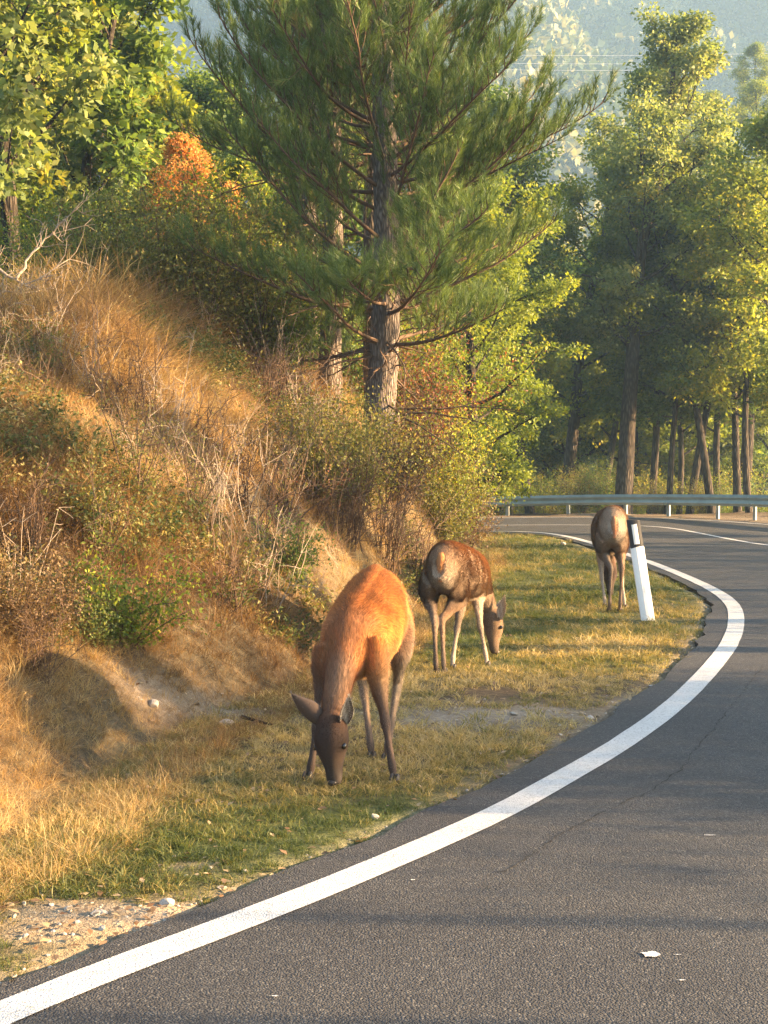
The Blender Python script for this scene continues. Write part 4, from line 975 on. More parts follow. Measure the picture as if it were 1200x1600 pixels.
# ------------------------------------------------------------------ deer
def coat_mat(name, k=1.0):
    m, nt, out = new_mat(name)
    a = N(nt, 'ShaderNodeAttribute', attribute_name='coat'); pr = N(nt, 'ShaderNodeBsdfPrincipled')
    pr.inputs['Roughness'].default_value = 0.75; pr.inputs['Specular IOR Level'].default_value = 0.12
    pr.inputs['Sheen Weight'].default_value = 0.04; pr.inputs['Sheen Roughness'].default_value = 0.4
    tc = N(nt, 'ShaderNodeTexCoord'); nz = noise(nt, 130, 3, 0.6, tc.outputs['Object'])
    c = mixc(nt, 1.0, a.outputs['Color'], ramp(nt, [(0.3, (0.88 * k, 0.87 * k, 0.86 * k)), (0.7, (1.10 * k, 1.09 * k, 1.08 * k))], nz), 'MULTIPLY')
    nt.links.new(c, pr.inputs['Base Color']); nt.links.new(pr.outputs[0], out.inputs['Surface'])
    return m
M['coat'] = coat_mat('deer_coat'); M['hide'] = coat_mat('deer_undercoat', 0.78)
M['eye'] = plain_mat('deer_eye', (0.012, 0.008, 0.006), 0.08, spec=0.8)
M['hoof'] = plain_mat('deer_hoof', (0.035, 0.028, 0.024), 0.5)
M['nose'] = plain_mat('deer_nose', (0.03, 0.024, 0.022), 0.35)
RED, GREY, PALE, DARK, LEG = (0.50, 0.16, 0.028), (0.16, 0.105, 0.072), (0.34, 0.255, 0.175), (0.12, 0.080, 0.058), (0.20, 0.145, 0.11)
V3 = lambda a: np.array(a, float)
class Body:
    def __init__(s): s.v, s.f, s.n, s.cp, s.cc = [], [], 0, [], []
    def loft(s, rings, side=None, sides=20, top=None, mid=None, bot=None, cols=None, power=2.2, updir=None):
        """rings: (x,y,z,half_width,half_height)"""
        rings = [tuple(r) for r in rings]
        # densify with smooth interpolation
        a = np.array([r[:5] for r in rings], float); k = len(a)
        s_ = np.concatenate([[0], np.cumsum(np.linalg.norm(np.diff(a[:, :3], axis=0), axis=1))])
        t = np.linspace(0, s_[-1], (k - 1) * 4 + 1)
        def cr(col):
            y_ = a[:, col]; m_ = np.gradient(y_, s_); out = np.empty(len(t))
            for q_, tt in enumerate(t):
                i = min(np.searchsorted(s_, tt, 'right') - 1, k - 2); h = s_[i + 1] - s_[i]; u = (tt - s_[i]) / h
                out[q_] = (2 * u ** 3 - 3 * u * u + 1) * y_[i] + (u ** 3 - 2 * u * u + u) * h * m_[i] + (-2 * u ** 3 + 3 * u * u) * y_[i + 1] + (u ** 3 - u * u) * h * m_[i + 1]
            return out
        b = np.column_stack([cr(i) for i in range(5)]); b[:, 3:] = np.maximum(b[:, 3:], 0.004)
        tg = np.gradient(b[:, :3], axis=0); tg /= np.linalg.norm(tg, axis=1)[:, None]
        th = np.linspace(0, 2 * math.pi, sides, endpoint=False); n = len(b); V = []
        for i in range(n):
            sd = V3(side) if side is not None else np.cross(tg[i], (0, 0, 1.0))
            sd = sd - tg[i] * (sd @ tg[i]); sd /= np.linalg.norm(sd); up = np.cross(sd, tg[i]); 
            c_, sn = np.cos(th), np.sin(th); e = 2 / power
            px = np.sign(c_) * abs(c_) ** e * b[i, 3]; pz = np.sign(sn) * abs(sn) ** e * b[i, 4]
            V.append(b[i, :3] + sd * px[:, None] + up * pz[:, None])
            if cols is not None:
                cc = [np.interp(t[i] / s_[-1], [q_[0] for q_ in cols], [q_[1][j] for q_ in cols]) for j in range(3)]
                for j in range(0, sides, 2): s.cp.append(V[-1][j]); s.cc.append(cc)
            else:
                for j in range(0, sides, 2):
                    w = sn[j]; cc = np.array(mid) * (1 - abs(w)) + np.array(top if w > 0 else bot) * abs(w); s.cp.append(V[-1][j]); s.cc.append(cc)
        V = np.array(V).reshape(-1, 3); i = np.arange(n - 1)[:, None] * sides; k_ = np.arange(sides)[None, :]; k2 = (k_ + 1) % sides
        f = np.stack([i + k_, i + k2, i + sides + k2, i + sides + k_], -1).reshape(-1, 4)
        V = np.vstack([V, b[0, :3], b[-1, :3]]); c0 = len(V) - 2; kk = np.arange(sides)
        f = [tuple(q_) for q_ in f] + [(c0, (j + 1) % sides, j) for j in range(sides)] + [(c0 + 1, (n - 1) * sides + j, (n - 1) * sides + (j + 1) % sides) for j in range(sides)]
        s.v += [tuple(q_) for q_ in V]; s.f += [tuple(x + s.n for x in q_) for q_ in f]; s.n += len(V)
    def build(s, name, origin, voxel):
        me = bpy.data.meshes.new(name + '_raw'); me.from_pydata([tuple(np.array(q_) - V3(origin)) for q_ in s.v], [], s.f); me.update()
        o = link(name + '_raw', me)
        md = o.modifiers.new('r', 'REMESH'); md.mode = 'VOXEL'; md.voxel_size = voxel; md.adaptivity = 0
        md2 = o.modifiers.new('s', 'SMOOTH'); md2.factor = 0.5; md2.iterations = 7
        dg = bpy.context.evaluated_depsgraph_get(); ev = o.evaluated_get(dg); m2 = bpy.data.meshes.new_from_object(ev); m2.name = name
        bpy.data.objects.remove(o)
        kd = kdtree.KDTree(len(s.cp))
        for i, p in enumerate(s.cp): kd.insert(Vector(tuple(np.array(p) - V3(origin))), i)
        kd.balance(); col = np.empty((len(m2.vertices), 3), np.float32)
        for i, v in enumerate(m2.vertices):
            ws, cs = 0, np.zeros(3)
            for (_, j, d) in kd.find_n(v.co, 22):
                w = 1 / (d + 0.022) ** 2; ws += w; cs += np.array(s.cc[j]) * w
            col[i] = cs / ws
        a = m2.attributes.new('coat', 'FLOAT_VECTOR', 'POINT'); a.data.foreach_set('vector', col.ravel())
        m2.polygons.foreach_set('use_smooth', np.ones(len(m2.polygons), bool)); m2.materials.clear(); m2.materials.append(M['hide'])
        ob = link(name, m2); ob.location = origin; return ob, col
def add_fur(ob, col, flow, n, length, width, seed, name='fur'):
    """short hairs lying along the flow direction"""
    me = ob.data; me.calc_loop_triangles(); nt_ = len(me.loop_triangles); tri = np.empty(nt_ * 3, np.int32); me.loop_triangles.foreach_get('vertices', tri); tri = tri.reshape(-1, 3)
    co = np.empty(len(me.vertices) * 3, np.float32); me.vertices.foreach_get('co', co); co = co.reshape(-1, 3); no = np.empty(len(me.vertices) * 3, np.float32); me.vertices.foreach_get('normal', no); no = no.reshape(-1, 3)
    A, B_, C_ = co[tri[:, 0]], co[tri[:, 1]], co[tri[:, 2]]; ar = np.linalg.norm(np.cross(B_ - A, C_ - A), axis=1); r = np.random.default_rng(seed)
    k = r.choice(nt_, n, p=ar / ar.sum()); u, v = r.uniform(size=n), r.uniform(size=n); sw = u + v > 1; u[sw], v[sw] = 1 - u[sw], 1 - v[sw]
    p = A[k] + (B_[k] - A[k]) * u[:, None] + (C_[k] - A[k]) * v[:, None]; nn = no[tri[k, 0]]
    fl = flow(p + np.array(ob.location)); fl = fl - nn * (fl * nn).sum(1)[:, None]; fl /= (np.linalg.norm(fl, axis=1)[:, None] + 1e-6)
    cl = value_noise(p[:, 0] * 9 + p[:, 2] * 7, p[:, 1] * 9 - p[:, 2] * 5, 3.0, 7)
    d = fl + nn * (0.36 + 0.16 * cl)[:, None] + r.normal(size=(n, 3)) * 0.16; d /= np.linalg.norm(d, axis=1)[:, None]
    L = length * r.uniform(0.5, 1.25, n)[:, None]; L = L * np.clip(col[tri[k, 0]].sum(1) * 1.3 + 0.35, 0.5, 1)[:, None]
    zrel = p[:, 2]; L = L * np.interp(zrel, [0.0, 0.25, 0.5], [0.35, 0.5, 1.0])[:, None]
    sd = np.cross(d, nn); sd /= (np.linalg.norm(sd, axis=1)[:, None] + 1e-6); sd *= width / 2
    V = np.stack([p - sd - nn * 0.002, p + sd - nn * 0.002, p + d * L], 1).reshape(-1, 3)
    cc = col[tri[k, 0]] * np.clip(r.normal(1.0, 0.26, n), 0.4, 1.8)[:, None] * (1 + 0.12 * cl)[:, None]
    m2 = make_mesh(name, V, np.arange(3 * n).reshape(-1, 3), [M['coat']], attrs={'coat': np.repeat(cc, 3, 0)})
    return link(name, m2, ob)
def ear(ob, base, tip, wdir, facing, width, outer, inner, seed=0):
    """cupped leaf shaped ear from base to tip; the open side faces 'facing'"""
    o = np.array(ob.location); base, tip = V3(base) - o, V3(tip) - o; ax = tip - base; L = np.linalg.norm(ax); ax /= L
    fc = V3(facing); fc -= ax * (fc @ ax); fc /= np.linalg.norm(fc); sd = np.cross(ax, fc)
    nu, nv = 12, 9; V, Cc = [], []
    for layer in (0, 1):
        for i in range(nu + 1):
            t = i / nu; w = width * (0.42 + 1.0 * math.sin(min(1, t * 1.25 + 0.1) * math.pi * 0.62)) * (1 - t ** 3.2) * 0.62 + 0.002
            for j in range(nv):
                a = (j / (nv - 1) - 0.5) * math.pi * (1.15 - 0.45 * t)
                cup = (1 - math.cos(a)) * w * 0.75; p = base + ax * (t * L) + sd * math.sin(a) * w * 0.9 + fc * (cup - w * 0.25)
                p = p - fc * (0.004 if layer == 0 else 0.0) * (1 - t * 0.5); V.append(p); q_ = abs(j / (nv - 1) - 0.5) * 2; m2_ = min(1, max(0, 1.25 - 1.5 * q_ * q_ - 0.5 * t)) * (0.55 + 0.45 * math.sin(j * 2.3 + i)); Cc.append(outer if layer == 0 else tuple(o_ * (1 - m2_) + i_ * m2_ for o_, i_ in zip(outer, inner)))
    m_ = (nu + 1) * nv; f = []
    for i in range(nu):
        for j in range(nv - 1):
            a = i * nv + j; f.append((a, a + 1, a + nv + 1, a + nv)); f.append((m_ + a, m_ + a + nv, m_ + a + nv + 1, m_ + a + 1))
        for j in (0, nv - 1): a = i * nv + j; f.append((a, a + nv, m_ + a + nv, m_ + a))
    n0 = len(V); r = np.random.default_rng(seed); V = np.array(V); Cc = np.array(Cc)
    me = make_mesh('ear', V, np.array(f), [M['coat']], attrs={'coat': Cc}, smooth=True); e = link('ear', me, ob)
    # ear hair: fringe inside
    k = r.integers(m_, 2 * m_, 420); p = V[k]; d = fc * 0.35 + ax * 0.9 + r.normal(size=(420, 3)) * 0.3; d /= np.linalg.norm(d, axis=1)[:, None]; s_ = np.cross(d, fc) * 0.0009
    me = make_mesh('ear_hair', np.stack([p - s_, p + s_, p + d * 0.02], 1).reshape(-1, 3), np.arange(1260).reshape(-1, 3), [M['coat']], attrs={'coat': np.repeat(np.tile(np.array(inner) * 1.05, (420, 1)), 3, 0)}); link('ear_hair', me, e)
def ball(name, ob, c, r, mat, sub=3, scale=(1, 1, 1)):
    bm = bmesh.new(); bmesh.ops.create_icosphere(bm, subdivisions=sub, radius=r)
    for v in bm.verts: v.co = Vector((v.co.x * scale[0], v.co.y * scale[1], v.co.z * scale[2]))
    me = bpy.data.meshes.new(name); bm.to_mesh(me); bm.free(); me.materials.append(mat)
    for p in me.polygons: p.use_smooth = True
    e = link(name, me, ob); e.location = tuple(V3(c) - np.array(ob.location)); return e
def hoof(ob, p, fwd, s=1.0):
    o = np.array(ob.location); bm = bmesh.new(); f = V3((fwd[0], fwd[1], 0)); f /= np.linalg.norm(f); sd = np.array([f[1], -f[0], 0])
    for k in (-1, 1):   # two toes
        r = bmesh.ops.create_icosphere(bm, subdivisions=2, radius=1)
        for v in r['verts']:
            q_ = v.co; z = max(q_.z, -0.55); lx = q_.x * 0.0125 * s + k * 0.0125 * s; ly = q_.y * 0.028 * s * (1 - 0.25 * z) + 0.008; lz = (z + 0.55) * 0.026 * s
            v.co = Vector(tuple(V3(p) - o + sd * lx + f * ly + np.array([0, 0, lz])))
    me = bpy.data.meshes.new('hoof'); bm.to_mesh(me); bm.free(); me.materials.append(M['hoof']); link('hoof', me, ob)
def leg_front(B, sh, el, kn, ft, hf, s=1.0, cols=None, side=None):
    c = cols or [(0, RED), (0.3, GREY), (0.6, LEG), (1, LEG)]
    m_ = lambda a, b, t: tuple(V3(a) * (1 - t) + V3(b) * t)
    B.loft([(*sh, .058 * s, .105 * s), (*m_(sh, el, .5), .062 * s, .100 * s), (*el, .044 * s, .060 * s), (*m_(el, kn, .45), .030 * s, .038 * s), (*m_(el, kn, .85), .024 * s, .027 * s), (*kn, .026 * s, .029 * s), (*m_(kn, ft, .2), .019 * s, .022 * s),
            (*m_(kn, ft, .6), .0165 * s, .019 * s), (*m_(kn, ft, .9), .019 * s, .021 * s), (*ft, .021 * s, .024 * s), (*m_(ft, hf, .5), .017 * s, .019 * s), (*m_(ft, hf, .85), .022 * s, .026 * s)], cols=c, sides=14, power=2.0, side=side)
def leg_hind(B, hip, stf, hk, ft, hf, s=1.0, cols=None, side=None):
    c = cols or [(0, RED), (0.3, GREY), (0.6, LEG), (1, LEG)]
    m_ = lambda a, b, t: tuple(V3(a) * (1 - t) + V3(b) * t)
    B.loft([(*hip, .085 * s, .15 * s), (*m_(hip, stf, .5), .088 * s, .155 * s), (*stf, .068 * s, .115 * s), (*m_(stf, hk, .35), .045 * s, .070 * s), (*m_(stf, hk, .75), .026 * s, .038 * s), (*hk, .025 * s, .036 * s), (*m_(hk, ft, .15), .021 * s, .029 * s),
            (*m_(hk, ft, .55), .0165 * s, .020 * s), (*m_(hk, ft, .9), .019 * s, .021 * s), (*ft, .021 * s, .024 * s), (*m_(ft, hf, .5), .017 * s, .019 * s), (*m_(ft, hf, .85), .022 * s, .026 * s)], cols=c, sides=14, power=2.0, side=side)
def head(B, poll, nose, fn, s=1.0, cols=None):
    """skull from poll to nose; fn = forehead normal"""
    poll, nose, fn = V3(poll), V3(nose), V3(fn); ax = nose - poll; L = np.linalg.norm(ax); ax /= L; fn -= ax * (fn @ ax); fn /= np.linalg.norm(fn); sd = np.cross(ax, fn)
    prof = [(-.10, .030, .035, -.010), (0.02, .058, .058, 0.0), (.18, .072, .070, .006), (.36, .074, .074, .010), (.50, .064, .067, .006), (.64, .046, .054, -.002), (.78, .036, .042, -.008), (.90, .034, .036, -.010), (.985, .027, .026, -.012)]
    B.loft([(*(poll + ax * L * t + fn * o * s), w * s, h * s) for t, w, h, o in prof], side=-sd, cols=cols or [(0, (.12, .06, .035)), (.25, (0.05, .030, .022)), (.6, (0.065, .043, .032)), (.85, (.06, .045, .036)), (1, (.035, .028, .025))], sides=20, power=2.1)
    return ax, fn, sd, L
def tail(ob, p0, p1, w, cols):
    b = Body(); a, c = V3(p0), V3(p1); m_ = (a + c) / 2
    v, f = tube(resample3(np.array([a, m_ + (c - a) * 0.0, c]), 8) - np.array(ob.location), w * np.array([.5, .8, 1, 1, .95, .8, .55, .15]), 10)
    me = make_mesh('tail', v, f, [M['coat']], attrs={'coat': np.tile(np.array(cols), (len(v), 1))}, smooth=True); t = link('tail', me, ob)
    r = np.random.default_rng(4); n = 1200; k = r.integers(0, len(v), n); p = v[k]; d = (c - a) / np.linalg.norm(c - a) + r.normal(size=(n, 3)) * 0.28; d /= np.linalg.norm(d, axis=1)[:, None]; s_ = np.cross(d, r.normal(size=(n, 3))); s_ = s_ / np.linalg.norm(s_, axis=1)[:, None] * 0.001
    link('tail_hair', make_mesh('tail_hair', np.stack([p - s_, p + s_, p + d * 0.03], 1).reshape(-1, 3), np.arange(3 * n).reshape(-1, 3), [M['coat']], attrs={'coat': np.repeat(np.array(cols) * r.uniform(.75, 1.3, n)[:, None], 3, 0)}), t)

def deer_near():
    B = Body(); B.loft([(-.035, 8.03, .80, .05, .06), (-.038, 7.98, .79, .11, .13), (-.045, 7.87, .78, .155, .195), (-.055, 7.69, .765, .178, .215), (-.08, 7.49, .725, .188, .225), (-.12, 7.31, .68, .178, .215), (-.17, 7.15, .645, .148, .19), (-.195, 7.05, .60, .11, .15), (-.21, 6.98, .56, .07, .10)],
                  top=(.27, .085, .022), mid=RED, bot=(.46, .27, .12), sides=28, power=1.95)
    B.loft([(-.18, 7.16, .69, .10, .13), (-.205, 7.04, .60, .086, .115), (-.222, 6.94, .50, .072, .092), (-.236, 6.86, .42, .064, .078), (-.247, 6.80, .345, .058, .066)], top=(.24, .10, .05), mid=(.30, .14, .07), bot=(.26, .16, .10), sides=20, side=(1, 0.3, 0))
    B.loft([(-.045, 7.86, .965, .028, .03), (-.055, 7.69, .972, .03, .032), (-.08, 7.49, .945, .032, .032), (-.12, 7.31, .888, .036, .036), (-.17, 7.15, .832, .044, .042), (-.195, 7.06, .745, .04, .04)], top=(.16, .055, .02), mid=(.20, .07, .02), bot=RED, sides=12)
    ax, fn, sd, L = head(B, (-.252, 6.775, .335), (-.242, 6.70, .025), (-.40, -.9, 0), 1.12)
    leg_front(B, (-.285, 7.10, .64), (-.305, 7.06, .44), (-.335, 6.97, .25), (-.36, 6.895, .075), (-.373, 6.865, 0.0), 1.08, [(0, (.20, .10, .05)), (.35, (.14, .09, .065)), (.6, (.10, .07, .054)), (1, (.07, .05, .04))], side=(1, .15, 0))
    leg_front(B, (-.062, 7.12, .68), (-.03, 7.10, .46), (.008, 7.02, .27), (.04, 6.91, .075), (.054, 6.87, 0.0), 1.08, [(0, RED), (.25, (.5, .3, .15)), (.4, (.22, .14, .09)), (.6, (.12, .08, .06)), (1, (.07, .05, .04))], side=(1, .15, 0))
    leg_hind(B, (-.13, 7.82, .72), (-.16, 7.68, .54), (-.115, 7.72, .34), (-.07, 7.40, .075), (-.062, 7.36, 0.0), 1.0, [(0, RED), (.3, PALE), (.55, (.36, .25, .17)), (1, DARK)], side=(1, .15, 0))
    leg_hind(B, (.045, 7.82, .74), (.085, 7.66, .56), (.075, 7.74, .35), (.02, 7.36, .075), (.012, 7.32, 0.0), 1.0, [(0, RED), (.25, PALE), (.55, PALE), (.8, (.2, .14, .1)), (1, DARK)], side=(1, .15, 0))
    for k in (1, -1):
        c = V3((-.252, 6.775, .335)) + ax * L * .43 + fn * .030 + sd * k * .078
        for _ in range(14): B.cp.append(tuple(c + np.random.default_rng(_).normal(size=3) * .012)); B.cc.append((.022, .014, .011))
        c = V3((-.252, 6.775, .335)) + ax * L * .93 - fn * .018 + sd * k * .034
        for _ in range(8): B.cp.append(tuple(c + np.random.default_rng(_).normal(size=3) * .010)); B.cc.append((.26, .20, .15))
        c = V3((-.252, 6.775, .335)) + ax * L * .60 + fn * .0 + sd * k * .060
        for _ in range(8): B.cp.append(tuple(c + np.random.default_rng(_).normal(size=3) * .014)); B.cc.append((.13, .088, .062))
    ob, col = B.build('deer', (-.12, 7.2, 0.0), 0.0072)
    tag(ob, 'nearest deer, rust red and sunlit, facing us with its nose in the grass', 'deer')
    def flow(p):
        d = np.tile(np.array([.12, .95, -.35]), (len(p), 1)); nk = np.clip((7.12 - p[:, 1]) / .1, 0, 1) * (p[:, 2] > .3); d = d * (1 - nk[:, None]) + np.array([.1, .1, 1.0]) * nk[:, None]
        hd = (p[:, 2] < .36) & (p[:, 1] < 6.9) & (p[:, 0] < -.1) & (p[:, 0] > -.34); d[hd] = (0, .2, 1); lg = (p[:, 2] < .5) & ~hd & (nk < .5); d[lg] = (0, .1, -1); d[:, 2] -= 0.6 * (abs(p[:, 0] + .1) > .1) * (p[:, 2] > .5) * (nk < .5)
        return d
    add_fur(ob, col, flow, 95000, 0.036, 0.0036, 1)
    for k in (1, -1):
        c = V3((-.252, 6.775, .335)) + ax * L * .43 + fn * .030 + sd * k * .0715 * 1.08
        e = ball('eye', ob, c, 0.0155, M['eye'], 3, (0.8, .9, 1.0))
    ball('nose', ob, V3((-.242, 6.70, .025)) - ax * .012 + fn * .014, 0.020, M['nose'], 3, (1.15, .8, .8))
    pb = V3((-.252, 6.775, .335)) + ax * L * .10
    ear(ob, pb - sd * .052 * (1 if sd[0] > 0 else -1) + (0, 0, .0), list(P(456, 1084, 6.74)), None, (.25, .85, .25), .068, (.085, .06, .048), (.30, .24, .19), 1)
    ear(ob, pb + sd * .058 * (1 if sd[0] > 0 else -1), list(P(545, 1088, 6.64)), None, (.45, -.85, -.1), .046, (.10, .07, .055), (.55, .50, .44), 2)
    for p in ((-.373, 6.865, 0), (.054, 6.87, 0), (-.062, 7.36, 0), (.012, 7.32, 0)): hoof(ob, (p[0], p[1], Hs(p[0], p[1])), (-.2, -1), 1.1)
def deer_mid():
    B = Body(); B.loft([(.405, 10.26, .80, .055, .07), (.42, 10.32, .79, .105, .14), (.45, 10.43, .785, .135, .19), (.50, 10.58, .775, .145, .195), (.57, 10.77, .735, .158, .20), (.64, 10.95, .695, .160, .195), (.70, 11.10, .665, .135, .18), (.735, 11.19, .63, .10, .145), (.755, 11.25, .59, .07, .10)],
                  top=(.34, .20, .11), mid=(.35, .235, .15), bot=PALE, sides=28)
    B.loft([(.72, 11.10, .70, .10, .13), (.775, 11.23, .58, .078, .105), (.82, 11.33, .47, .064, .084), (.85, 11.38, .40, .056, .07)], top=(.14, .075, .04), mid=(.14, .085, .05), bot=(.15, .11, .075), sides=20)
    ax, fn, sd, L = head(B, (.862, 11.39, .375), (.905, 11.33, .02), (.85, .5, 0), 1.08, cols=[(0, (.27, .19, .135)), (.3, (0.174, 0.112, 0.068)), (.7, (0.198, 0.130, 0.081)), (1, (0.074, 0.056, 0.043))])
    leg_hind(B, (.53, 10.50, .75), (.575, 10.64, .57), (.428, 10.36, .405), (.442, 10.385, .075), (.447, 10.41, 0), 1.0, [(0, (0.186, 0.105, 0.056)), (.3, (0.161, 0.105, 0.068)), (.55, (0.223, 0.136, 0.081)), (.8, (.27, .19, .135)), (1, (0.174, 0.136, 0.105))], side=(.94, -.35, 0))
    leg_hind(B, (.375, 10.46, .75), (.34, 10.60, .57), (.372, 10.33, .41), (.383, 10.36, .075), (.388, 10.385, 0), 1.0, [(0, (0.174, 0.112, 0.068)), (.3, (0.149, 0.105, 0.074)), (.6, (.27, .19, .135)), (1, (0.081, 0.062, 0.050))], side=(.94, -.35, 0))
    leg_front(B, (.60, 11.06, .60), (.60, 10.98, .46), (.565, 10.84, .28), (.525, 10.68, .075), (.525, 10.65, 0), 1.0, [(0, (.27, .19, .135)), (.5, (0.211, 0.161, 0.118)), (1, (.50, .40, .30))], side=(.94, -.35, 0))
    leg_front(B, (.755, 11.08, .62), (.735, 11.02, .48), (.752, 10.97, .29), (.79, 10.89, .075), (.80, 10.86, 0), 1.0, [(0, (0.186, 0.124, 0.074)), (.35, (.50, .40, .30)), (.6, (0.273, 0.205, 0.149)), (1, (.50, .40, .30))], side=(.94, -.35, 0))
    # pale rump patches either side of the tail
    ob0 = B
    for (x_, y_, z_, c) in [(.36, 10.27, .74, (.50, .40, .30)), (.345, 10.29, .66, (.50, .40, .30)), (.47, 10.30, .74, (.50, .40, .30)), (.47, 10.29, .66, (0.341, 0.285, 0.223)), (.36, 10.28, .82, (0.260, 0.174, 0.105)), (.46, 10.30, .82, (0.285, 0.198, 0.124)), (.45, 10.32, .58, (0.310, 0.254, 0.198)), (.37, 10.3, .58, (0.279, 0.223, 0.174))]:
        for _ in range(9): B.cp.append((x_ + random.uniform(-.025, .025), y_ + random.uniform(-.02, .04), z_ + random.uniform(-.04, .04))); B.cc.append(c)
    ob, col = B.build('deer', (.58, 10.7, 0), 0.009)
    tag(ob, 'middle deer, pale brown, rump towards us and head down on its right', 'deer')
    def flow(p):
        d = np.tile(np.array([-.35, -.9, -.4]), (len(p), 1)); lg = p[:, 2] < .52; d[lg] = (0, 0, -1); return d
    add_fur(ob, col, flow, 120000, 0.026, 0.0038, 2)
    tail(ob, (.418, 10.285, .91), (.412, 10.265, .72), .034, (.36, .16, .06))
    for k in (1, -1): ball('eye', ob, V3((.862, 11.39, .375)) + ax * L * .43 + fn * .030 + sd * k * .077, 0.015, M['eye'])
    ball('nose', ob, V3((.905, 11.33, .02)) - ax * .012 + fn * .012, 0.020, M['nose'])
    pb = V3((.862, 11.39, .375)) + ax * L * .1
    ear(ob, list(P(781, 968, 11.32)), list(P(788, 932, 11.28)), None, (-.2, -.9, 0), .046, (.20, .14, .1), (.55, .47, .38), 1)
    ear(ob, list(P(775, 965, 11.45)), list(P(781, 940, 11.6)), None, (.2, .9, 0), .046, (.10, .075, .06), (.4, .33, .27), 2)
    for p in ((.447, 10.41), (.388, 10.385), (.525, 10.65), (.80, 10.86)): hoof(ob, (p[0], p[1], Hs(*p)), (.35, .9), 1.0)
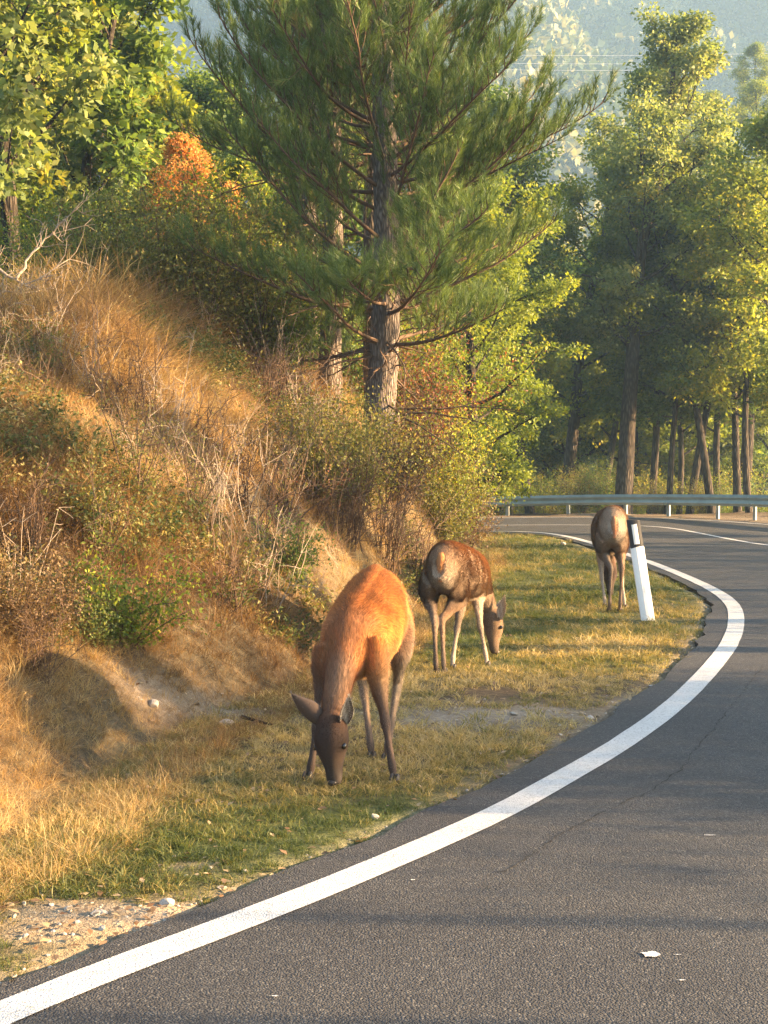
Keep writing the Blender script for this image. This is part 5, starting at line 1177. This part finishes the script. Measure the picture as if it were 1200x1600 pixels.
def deer_far():
    sx = lambda y_, dx: 2.41 + (y_ - 14.8) * 0.135 + dx
    B = Body(); B.loft([(sx(14.70, 0), 14.70, .90, .06, .08), (sx(14.77, 0), 14.77, .89, .125, .165), (sx(14.90, 0), 14.90, .88, .158, .222), (sx(15.08, 0), 15.08, .86, .165, .232), (sx(15.30, -.03), 15.30, .82, .182, .245), (sx(15.53, -.03), 15.53, .78, .18, .24), (sx(15.73, 0), 15.73, .75, .15, .21), (sx(15.85, 0), 15.85, .71, .11, .17), (sx(15.93, 0), 15.93, .66, .08, .11)],
                  top=(.31, .215, .145), mid=(.31, .235, .17), bot=(.28, .21, .15), sides=28)
    B.loft([(sx(15.76, 0), 15.76, .80, .10, .14), (sx(15.92, 0), 15.92, .66, .078, .115), (sx(16.05, 0), 16.05, .54, .066, .09), (sx(16.12, 0), 16.12, .44, .06, .075)], top=GREY, mid=GREY, bot=GREY, sides=18, side=(1, 0, 0))
    hx = sx(16.14, 0)
    ax, fn, sd, L = head(B, (hx, 16.14, .42), (hx + .01, 16.16, .03), (0.1, 1, 0.1), 1.15)
    S_ = "(1, -.12, 0)"; sdv = (1, -.12, 0)
    leg_hind(B, (2.345, 14.92, .82), (2.335, 15.05, .64), (2.385, 14.76, .445), (2.380, 14.80, .08), (2.380, 14.84, 0), 1.08, [(0, (.27, .19, .135)), (.3, (0.167, 0.130, 0.102)), (.6, (0.186, 0.143, 0.112)), (1, (.27, .19, .135))], side=sdv)
    leg_hind(B, (2.490, 14.92, .82), (2.53, 15.05, .64), (2.505, 14.78, .445), (2.490, 14.80, .08), (2.490, 14.82, 0), 1.08, [(0, (.27, .19, .135)), (.3, (0.236, 0.149, 0.087)), (.6, (0.236, 0.161, 0.105)), (1, (.27, .19, .135))], side=sdv)
    leg_front(B, (2.43, 15.62, .68), (2.40, 15.58, .52), (2.39, 15.42, .30), (2.40, 15.28, .08), (2.40, 15.25, 0), 1.05, [(0, (.27, .19, .135)), (.5, (.50, .40, .30)), (1, (.50, .40, .30))], side=sdv)
    leg_front(B, (2.56, 15.60, .68), (2.60, 15.50, .52), (2.60, 15.36, .30), (2.605, 15.24, .08), (2.61, 15.21, 0), 1.05, [(0, (.27, .19, .135)), (.5, (.50, .40, .30)), (1, (.50, .40, .30))], side=sdv)
    for (x_, z_, c) in [(2.345, .90, (.50, .40, .30)), (2.34, .81, (0.341, 0.291, 0.242)), (2.475, .90, (.50, .40, .30)), (2.48, .81, (0.341, 0.291, 0.242)), (2.36, .71, (0.310, 0.267, 0.223)), (2.465, .71, (0.310, 0.267, 0.223)), (2.37, .62, (0.260, 0.223, 0.186)), (2.46, .62, (0.260, 0.223, 0.186))]:
        for _ in range(12): B.cp.append((x_ + random.uniform(-.022, .022), 14.71 + random.uniform(-.03, .05), z_ + random.uniform(-.05, .05))); B.cc.append(c)
    ob, col = B.build('deer', (2.45, 15.2, 0), 0.010)
    tag(ob, 'farthest deer, grey brown, seen straight from behind beside the leaning white post', 'deer')
    def flow(p):
        d = np.tile(np.array([.0, -.9, -.5]), (len(p), 1)); d[p[:, 2] < .6] = (0, 0, -1); return d
    add_fur(ob, col, flow, 60000, 0.026, 0.0042, 3)
    tail(ob, (2.41, 14.73, 1.0), (2.408, 14.69, .80), .036, (.34, .17, .09))
    for k in (1, -1):
        ball('eye', ob, V3((hx, 16.14, .42)) + ax * L * .43 + fn * .03 + sd * k * .08, 0.016, M['eye'])
        ear(ob, (hx + k * .05, 16.13, .42), (hx + k * .12, 16.24, .54), None, (0, .9, 0), .05, (.12, .09, .07), (.45, .4, .33), k + 5)
    ball('nose', ob, V3((hx + .01, 16.17, .06)), 0.022, M['nose'])
    for p in ((2.380, 14.84), (2.490, 14.82), (2.40, 15.25), (2.61, 15.21)): hoof(ob, (p[0], p[1], Hs(*p)), (.13, 1), 1.1)
deer_near(); deer_mid(); deer_far()

# ------------------------------------------------------------------ evening haze
def haze():
    m, nt, out = new_mat('evening_haze'); pv = N(nt, 'ShaderNodeVolumePrincipled')
    pv.inputs['Color'].default_value = (0.42, 0.66, 0.95, 1); pv.inputs['Density'].default_value = 0.00072; pv.inputs['Anisotropy'].default_value = 0.2
    nt.links.new(pv.outputs[0], out.inputs['Volume'])
    bm = bmesh.new(); bmesh.ops.create_cube(bm, size=1)
    x0, x1, y0, y1, z0, z1 = -215, 215, -35, 620, -20, 300
    for v in bm.verts: v.co = Vector(((x0 if v.co.x < 0 else x1), (y0 if v.co.y < 0 else y1), (z0 if v.co.z < 0 else z1)))
    me = bpy.data.meshes.new('haze'); bm.to_mesh(me); bm.free(); me.materials.append(m); o = link('haze', me); tag(o, 'thin evening haze filling the valley', kind='stuff')
haze()
